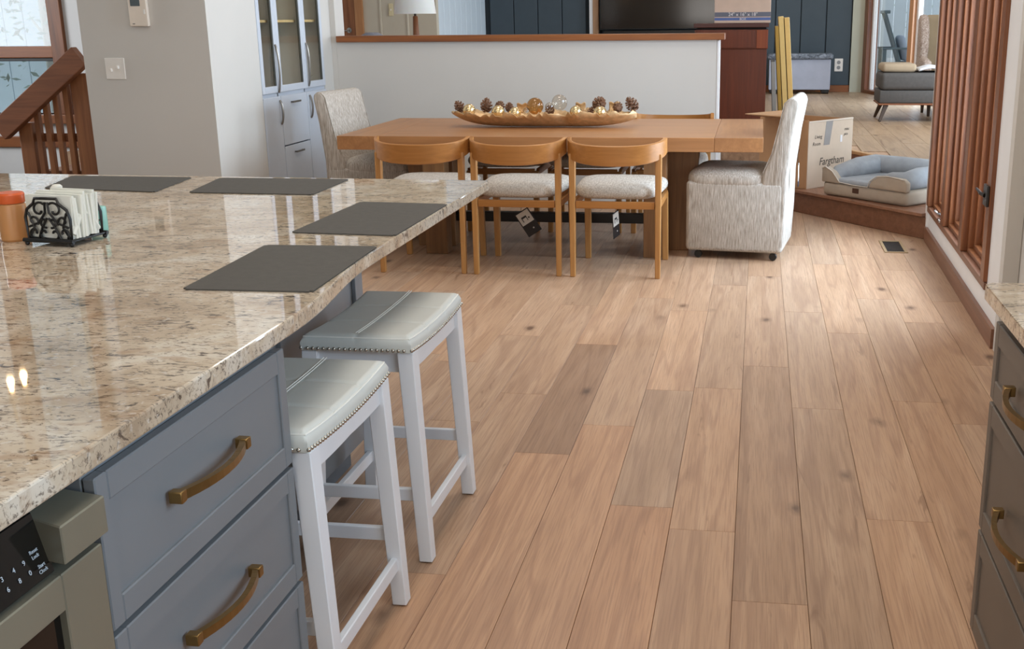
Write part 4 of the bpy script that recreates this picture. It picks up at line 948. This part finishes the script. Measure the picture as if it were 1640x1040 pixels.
bm = B(); tube(bm, [(-.005, -.006, .20), (.03, -.006, .216), (.10, -.006, .186), (.175, -.006, .112), (.30, -.006, .104), (.445, -.006, .104), (.468, -.010, .153), (.53, -.010, .193), (.62, -.010, .203), (.79, -.010, .19)], .0035, 6); obj('piping', bm, plain('pale_piping', 'C9C0B4', .9), t, 60)
bm = B(); rbox(bm, .30, .36, -.003, .002, .045, .082, .001); obj('label_patch', bm, plain('brown_leather', '4A2F20', .6), t)

# ------------------------------------------------------------------ living room things
t = thing('dresser', 'dark mahogany chest behind the end of the low wall', 'dresser', (-.27, 11.2, UZ))
bm = B(); rbox(bm, -.34, .34, .0, .45, .0, .82, .004); obj('body', bm, MAHO, t)
bm = B(); rbox(bm, -.36, .355, -.02, .46, 1.02, 1.06, .004); obj('top', bm, plain('mahogany_top', '4A221C', .35), t)
bm = B(); rbox(bm, -.35, .35, -.012, .455, .82, 1.0, .004); up_ = obj('upper_case', bm, MAHO, t)
bm = B(); rbox(bm, -.33, .22, -.022, -.0125, .83, .99, .004); obj('drawer', bm, MAHO, t)
bm = B(); rbox(bm, .24, .345, -.018, -.0125, .825, .995, .003); obj('stile', bm, wood('mahogany_light', '7A3416', '8A4420', 'z', .4), t)
bm = B(); box(bm, -.33, .33, .0, .44, 1.0, 1.02); obj('shadow_gap', bm, plain('gap_black', '150A07', .9), t, None)
t = thing('moving_box', 'tan cardboard box with blue stripes on the dark chest', 'box', (-.165, 11.35, UZ+1.0605))
bm = B(); rbox(bm, -.27, .262, -.15, .25, 0, .42, .004); bd = obj('carton', bm, plain('carton_tan', 'D0B8A8', .85), t)
for z0, z1, c in ((.058, .10, '6B6E7C'), (.025, .05, '5A70A8')):
    bm = B(); box(bm, -.269, .2615, -.152, -.1502, z0, z1); obj('printed_stripe', bm, plain('stripe_'+c, c, .8), bd, None)
text('print', '24" x 16" x 18"', .045, INKW, frame((0.0, -.1535, .079), (1, 0, 0), (0, 0, 1)), bd)
text('print', 'BOX', .03, INKW, frame((0.0, -.1535, .036), (1, 0, 0), (0, 0, 1)), bd)
# frames leaning on the chest
FR = [('silver-edged dark panel leaning lowest against the chest', .12, .035, .70, '8E8E8C', .04), ('thin gold frame edge nearest the chest', .185, .075, 1.03, 'A8873E', .035), ('wide gold frame, tallest of the leaning stack', .23, .09, 1.12, 'D9BC7A', .048), ('outer gold frame of the leaning stack', .286, .09, 1.11, 'DDBB76', .048)]
for lb, xb, lean, hh, c, th in FR:
    t = thing('picture_frame', lb, 'frame', (xb+.03, 11.22, UZ), 0, 'frames leaning on the dark chest')
    m_ = plain('frame_'+c+str(xb), c, .35, .35); R_ = Matrix.Rotation(-math.atan2(lean, hh), 4, 'Y')
    bm = B(); [rbox(bm, 0, th, *q, .004) for q in ((0, .05, 0, hh), (.40, .45, 0, hh), (.05, .40, 0, .05), (.05, .40, hh-.05, hh))]; xf(bm, R_); obj('moulding', bm, m_, t)
    bm = B(); box(bm, th*.3, th*.6, .05, .40, .05, hh-.05); xf(bm, R_); obj('backing', bm, plain('frame_back'+str(xb), '241A12', .8), t, None)
# heater
t = thing('heater_cabinet', 'grey box heater with dark marbled top against the teal wall', 'heater', (.60, 17.42, UZ))
bm = B(); rbox(bm, -.45, .45, -.10, .12, .06, .50, .01); obj('body', bm, plain('heater_grey', 'A7ABB8', .45), t)
MB = NT('marbled_top'); MB.col(MB.ramp(MB.noise(MB.coord(), 16, 4, .6, 1.5), [(.38, lin('3E454E')), (.62, lin('8A919B'))])); MB.setb(Roughness=.4)
bm = B(); rbox(bm, -.48, .48, -.14, .14, .501, .585, .03, 3); obj('top', bm, MB.m, t)
for s in (-1, 1):
    bm = B(); rbox(bm, s*.38-.06, s*.38+.06, -.09, .09, .03, .059, .006); tube(bm, [(s*.38-.05, -.07, .022), (s*.38+.05, -.07, .022)], .022, 10); obj('caster', bm, BLACK, t)
# screen
t = thing('television', 'large dark glossy screen on the teal wall above the ledge', 'television', (-1.46, 17.62, 1.20))
bm = B(); rbox(bm, -.97, .97, 0, .06, .12, 1.30, .008); obj('housing', bm, BLACK, t)
bm = B(); box(bm, -.955, .955, -.003, .0, .14, 1.285); obj('screen', bm, plain('screen_glass', '241C15', .1, var=.2, vs=1.2), t, None)
bm = B(); rbox(bm, -.90, .90, -.10, .02, .0, .11, .01); obj('sound_bar', bm, plain('sound_bar_black', '17130F', .35), t)
bm = B(); rbox(bm, -.88, -.86, -.103, -.10, .02, .035, .001); obj('indicator', bm, INKW, t)
t = thing('media_shelf', 'dark media console below the screen', 'console', (-1.46, 17.5, UZ))
bm = B(); rbox(bm, -.95, .95, -.14, .25, .06, .78, .006); obj('body', bm, MAHO, t)
bm = B(); rbox(bm, -.97, .97, -.16, .26, .781, .815, .005); obj('top', bm, bpy.data.materials['mahogany_top'], t)
for s in (-1, 1): bm = B(); rbox(bm, s*.46-.44, s*.46+.44, -.155, -.1405, .10, .75, .004); obj('door', bm, MAHO, t)
for s in (-1, 1): bm = B(); rbox(bm, s*.85-.05, s*.85+.05, -.1, .2, 0, .059, .004); obj('foot', bm, BLACK, t)
# lamp on end table
t = thing('end_table', 'small wooden end table under the white lamp', 'table', (-3.36, 11.1, UZ))
bm = B(); rbox(bm, -.22, .22, -.22, .22, .52, .55, .006); obj('top', bm, RAILX, t)
for sx in (-1, 1):
    for sy in (-1, 1): bm = B(); rbox(bm, sx*.18-.018, sx*.18+.018, sy*.18-.018, sy*.18+.018, 0, .519, .003); obj('leg', bm, RAILW, t)
t = thing('table_lamp', 'white drum-shade lamp with wooden stem behind the ledge', 'lamp', (-3.36, 11.1, UZ+.5505))
bm = B(); lathe(bm, [(0, 0), (.09, 0), (.09, .015), (.05, .03), (.042, .06), (.034, .35), (.024, .60), (.018, .605), (0, .605)], 20); obj('stem', bm, RAILW, t, 50)
bm = B(); tube(bm, [(0, 0, .60), (0, 0, .70)], .012, 10); obj('socket', bm, plain('bronze_socket', '4A3A30', .4, .6), t)
SH = NT('lamp_shade_linen'); SH.setb(**{'Base Color': (*lin('EDE9E6'), 1), 'Roughness': .9, 'Subsurface Weight': .2})
bm = B(); lathe(bm, [(.205, .625), (.160, 1.0), (.157, 1.0), (.202, .625), (.205, .625)], 40); obj('shade', bm, SH.m, t, 50)
# grey lounge chair behind the ledge
t = thing('armchair', 'grey armchair whose rounded top shows over the ledge', 'chair', (-3.50, 10.55, UZ))
UPG = plain('grey_boucle', '82838C', .95, var=.06, vs=20, bump=.2, bs=200)
bm = B(); rbox(bm, -.32, .32, -.25, .35, .12, .40, .05, 3); obj('seat', bm, UPG, t, 60)
bm = B(); grid(bm, lambda u, v: ((.15+.17*(1-v**1.6))*math.cos(2*PI*u)*(1 if v < 1 else .35), -.30+.09*math.sin(2*PI*u)-.06*v, .38+.63*v-.02*(1 if v < 1 else 0)), 28, 16, cu=True); bmesh.ops.holes_fill(bm, edges=bm.edges); obj('back', bm, UPG, t, 60)
for s in (-1, 1): bm = B(); rbox(bm, s*.34-.06, s*.34+.06, -.25, .30, .12, .55, .05, 3); obj('arm', bm, UPG, t, 60)
for sx in (-1, 1):
    for sy in (-.18, .28): bm = B(); lathe(bm, [(0, 0), (.014, 0), (.022, .12), (0, .12)], 10, (sx*.26, sy, 0)); obj('leg', bm, RAILW, t)
# ottoman and wing chair
t = thing('ottoman', 'charcoal upholstered ottoman with splayed wooden legs', 'ottoman', (1.68, 12.98, UZ))
bm = B(); rbox(bm, -.38, .42, -.30, .30, .20, .335, .012, 2); obj('base', bm, OTTO, t, 60)
bm = B(); rbox(bm, -.375, .415, -.31, .31, .337, .52, .045, 4); obj('cushion', bm, OTTO, t, 60)
bm = B(); rbox(bm, -.385, .425, -.30, .30, .180, .199, .005); obj('wood_rail', bm, RAILX, t)
DKW = wood('dark_walnut', '3A2A20', '55402F', 'z', .4)
for sx in (-1, 1):
    for sy in (-1, 1): bm = B(); beam(bm, (sx*.30, sy*.24, .18), (sx*.365, sy*.28, .004), .05, .05, (0, 1, 0), .004, .028, .028); obj('leg', bm, DKW, t)
bm = B(); rbox(bm, -.36, .0, -.27, .22, 0, .09, .035, 4)
for v in bm.verts: v.co.z += .006*math.sin(v.co.x*20)
one('throw_pillow', bm, plain('tan_knit', 'A8967E', .95, bump=.3, bs=150), 'tan knitted cushion lying on the ottoman', 'pillow', loc=(1.68, 13.0, UZ+.528), ang=60)
bm = B(); grid(bm, lambda u, v: (.015+.38*u, -.29+.55*v, .020+.060*math.sin(PI*min(1, u*1.1+.1))*(.7+.3*math.sin(v*5))), 16, 16)
o = one('throw_blanket', bm, plain('white_knit', 'DDE0E6', .95, bump=.3, bs=120), 'white blanket heaped on the ottoman beside the cushion', 'blanket', loc=(1.68, 13.0, UZ+.5205), ang=60)
sm = o.modifiers.new('thickness', 'SOLIDIFY'); sm.thickness = .02; sm.offset = -1
WG = tweed('wing_fabric', 'B9A79A', '8F7B70', 'D2C6BC', (60, 60, 60))
t = thing('wing_chair', 'beige patterned wing chair behind the ottoman', 'chair', (2.15, 13.68, UZ))
bm = B(); rbox(bm, -.26, .26, -.33, .30, .20, .45, .05, 3); obj('seat', bm, WG, t, 60)
bm = B(); rbox(bm, -.26, .26, .20, .36, .40, 1.12, .06, 4); obj('backrest', bm, plain('wing_back_fabric', 'A8977C', .95), t, 60)
for s in (-1, 1):
    bm = B(); prism(bm, [(.36, .40), (.36, 1.08), (.28, 1.13), (.14, 1.10), (.04, .95), (.02, .78), (.06, .66), (-.30, .62), (-.32, .40)], 'x', s*.27-.05, s*.27+.05, .035, 3); obj('wing', bm, WG, t, 60)
for sx in (-1, 1):
    for sy in (-1, 1): bm = B(); lathe(bm, [(0, 0), (.016, 0), (.026, .20), (0, .20)], 10, (sx*.22, sy*.26, 0)); obj('leg', bm, DKW, t)
# porch furniture
PB = plain('porch_chair_paint', '5E7078', .6)
t = thing('porch_chair', 'slate blue wooden porch chair seen through the sliding door', 'chair', (2.30, 18.9, UZ), rad(0))
for i in range(6): bm = B(); beam(bm, (-.10, -.26+i*.104, .40), (-.36, -.26+i*.104, 1.20-.02*abs(i-2.5)), .09, .022, (1, 0, 0), .004); obj('back_slat', bm, PB, t)
bm = B(); beam(bm, (-.345, -.30, 1.17), (-.345, .30, 1.17), .10, .05, r=.01); obj('top_rail', bm, PB, t)
for i in range(6): bm = B(); rbox(bm, -.12+i*.10, -.03+i*.10, -.28, .28, .38, .405, .004); obj('seat_slat', bm, PB, t)
for s in (-1, 1):
    bm = B(); rbox(bm, -.40, .45, s*.33-.05, s*.33+.05, .60, .63, .006); obj('arm', bm, PB, t)
    for x in (-.36, .40): bm = B(); rbox(bm, x-.03, x+.03, s*.33-.03, s*.33+.03, 0, .599, .004); obj('leg', bm, PB, t)
    bm = B(); rbox(bm, -.33, .37, s*.33-.012, s*.33+.012, .30, .37, .004); obj('side_rail', bm, PB, t)
bm = B(); rbox(bm, -.06, .06, -.22, .22, 0, .40, .055, 4); xf(bm, Matrix.Translation((2.30, 18.9, UZ+.425)) @ Matrix.Rotation(rad(-16), 4, 'Y'))
one('outdoor_pillow', bm, plain('pillow_grey_blue', '9AA5B4', .9), 'grey-blue pillow on the porch chair', 'pillow', ang=60)
t = thing('wicker_table', 'woven wicker side table on the porch beyond the door stile', 'table', (3.02, 18.35, UZ))
WK = tweed('wicker_weave', '9A9088', '6A5F55', 'B8B0A6', (40, 40, 60))
bm = B(); lathe(bm, [(0, .50), (.30, .50), (.31, .53), (.30, .56), (0, .56)], 24); obj('top', bm, plain('wicker_rim', 'B5B5B5', .8), t)
bm = B(); lathe(bm, [(.20, 0), (.27, .25), (.29, .499), (0, .499), (0, 0), (.20, 0)], 24); obj('drum', bm, WK, t, 50)

# ------------------------------------------------------------------ lamp over the stairs (its two bulbs mirror in the granite)
t = thing('pendant_lamp', 'two-bulb hanging lamp high beside the stair hall', 'lamp', (-3.545, 4.775, 2.0))
BULB = emit('bulb_glow', (1.0, .62, .28), 26)
bm = B(); tube(bm, [(0, 0, .32), (0, 0, 2.17)], .006, 8); tube(bm, [(0, -.05, .12), (0, -.045, .22), (0, 0, .32), (0, .045, .22), (0, .05, .12)], .007, 8); obj('stem', bm, BRASS, t, 60)
for s in (-1, 1):
    bm = B(); lathe(bm, [(0, .06), (.02, .06), (.022, .12), (0, .125)], 14, (0, s*.05, 0)); obj('socket', bm, BRASS, t)
    bm = B(); lathe(bm, [(0, -.012), (.011, -.008), (.017, .006), (.015, .022), (.010, .042), (.009, .06), (0, .06)], 18, (0, s*.05, 0)); obj('bulb', bm, BULB, t, 60)

# ------------------------------------------------------------------ trees outside
def tree(name, label, loc, hgt, crown, nleaf, seed, trunk='BDBDB6', leaf='4E6B38'):
    random.seed(seed); t = thing(name, label, 'tree', loc, 0, 'trees outside the windows')
    bm = B(); tube(bm, [(0, 0, 0), (.03, .02, hgt*.4), (-.02, .05, hgt*.75), (.03, 0, hgt)], [.07, .055, .035, .012], 8)
    for i in range(7):
        a = i*2.4; z = hgt*(.35+.08*i); tube(bm, [(0, .02, z), (.35*math.cos(a), .35*math.sin(a), z+.15), (.7*crown*math.cos(a), .7*crown*math.sin(a), z+.22)], [.02, .012, .005], 5)
    obj('trunk', bm, plain(name+'_bark'+str(seed), trunk, .9, var=.2, vs=20), t, 60)
    vs, fs = [], []
    for i in range(nleaf):
        a = random.uniform(0, 2*PI); rr = crown*random.random()**.5; z = hgt*random.uniform(.3, 1.05)
        p = Vector((rr*math.cos(a), rr*math.sin(a), z)); u = Vector((random.gauss(0, 1), random.gauss(0, 1), random.gauss(0, .5))).normalized(); v = u.orthogonal().normalized(); s = random.uniform(.03, .06)
        k = len(vs); vs += [p-u*s, p+v*s*.4, p+u*s, p-v*s*.4]; fs.append((k, k+1, k+2, k+3))
    me = bpy.data.meshes.new('foliage'); me.from_pydata(vs, [], fs); me.materials.append(plain(name+'_leaf'+str(seed), leaf, .7, var=.25, vs=4))
    o = bpy.data.objects.new('foliage', me); COL.objects.link(o); o.parent = t; o['kind'] = 'stuff'
tree('garden_tree', 'slim pale-barked tree outside the stair window', (-7.2, 10.9, -1.0), 5.5, .72, 700, 3, leaf='93A39B')  # leaves greyed to read as soft leaf shadows on the outside wall
tree('leafy_tree', 'green tree beyond the porch of the living room', (3.9, 24.0, 0), 4.0, 1.6, 2500, 5, trunk='6A5A48', leaf='6FA050')
bm = B(); box(bm, -40, 40, 24.01, 60, -1.2, -1.0); box(bm, -40, -8.3, -30, 24, -1.2, -1.0)
gr = one('lawn', bm, plain('lawn_green', '6A7A50', .95, var=.2), 'green lawn outside the house', 'lawn', ang=None); gr['kind'] = 'structure'
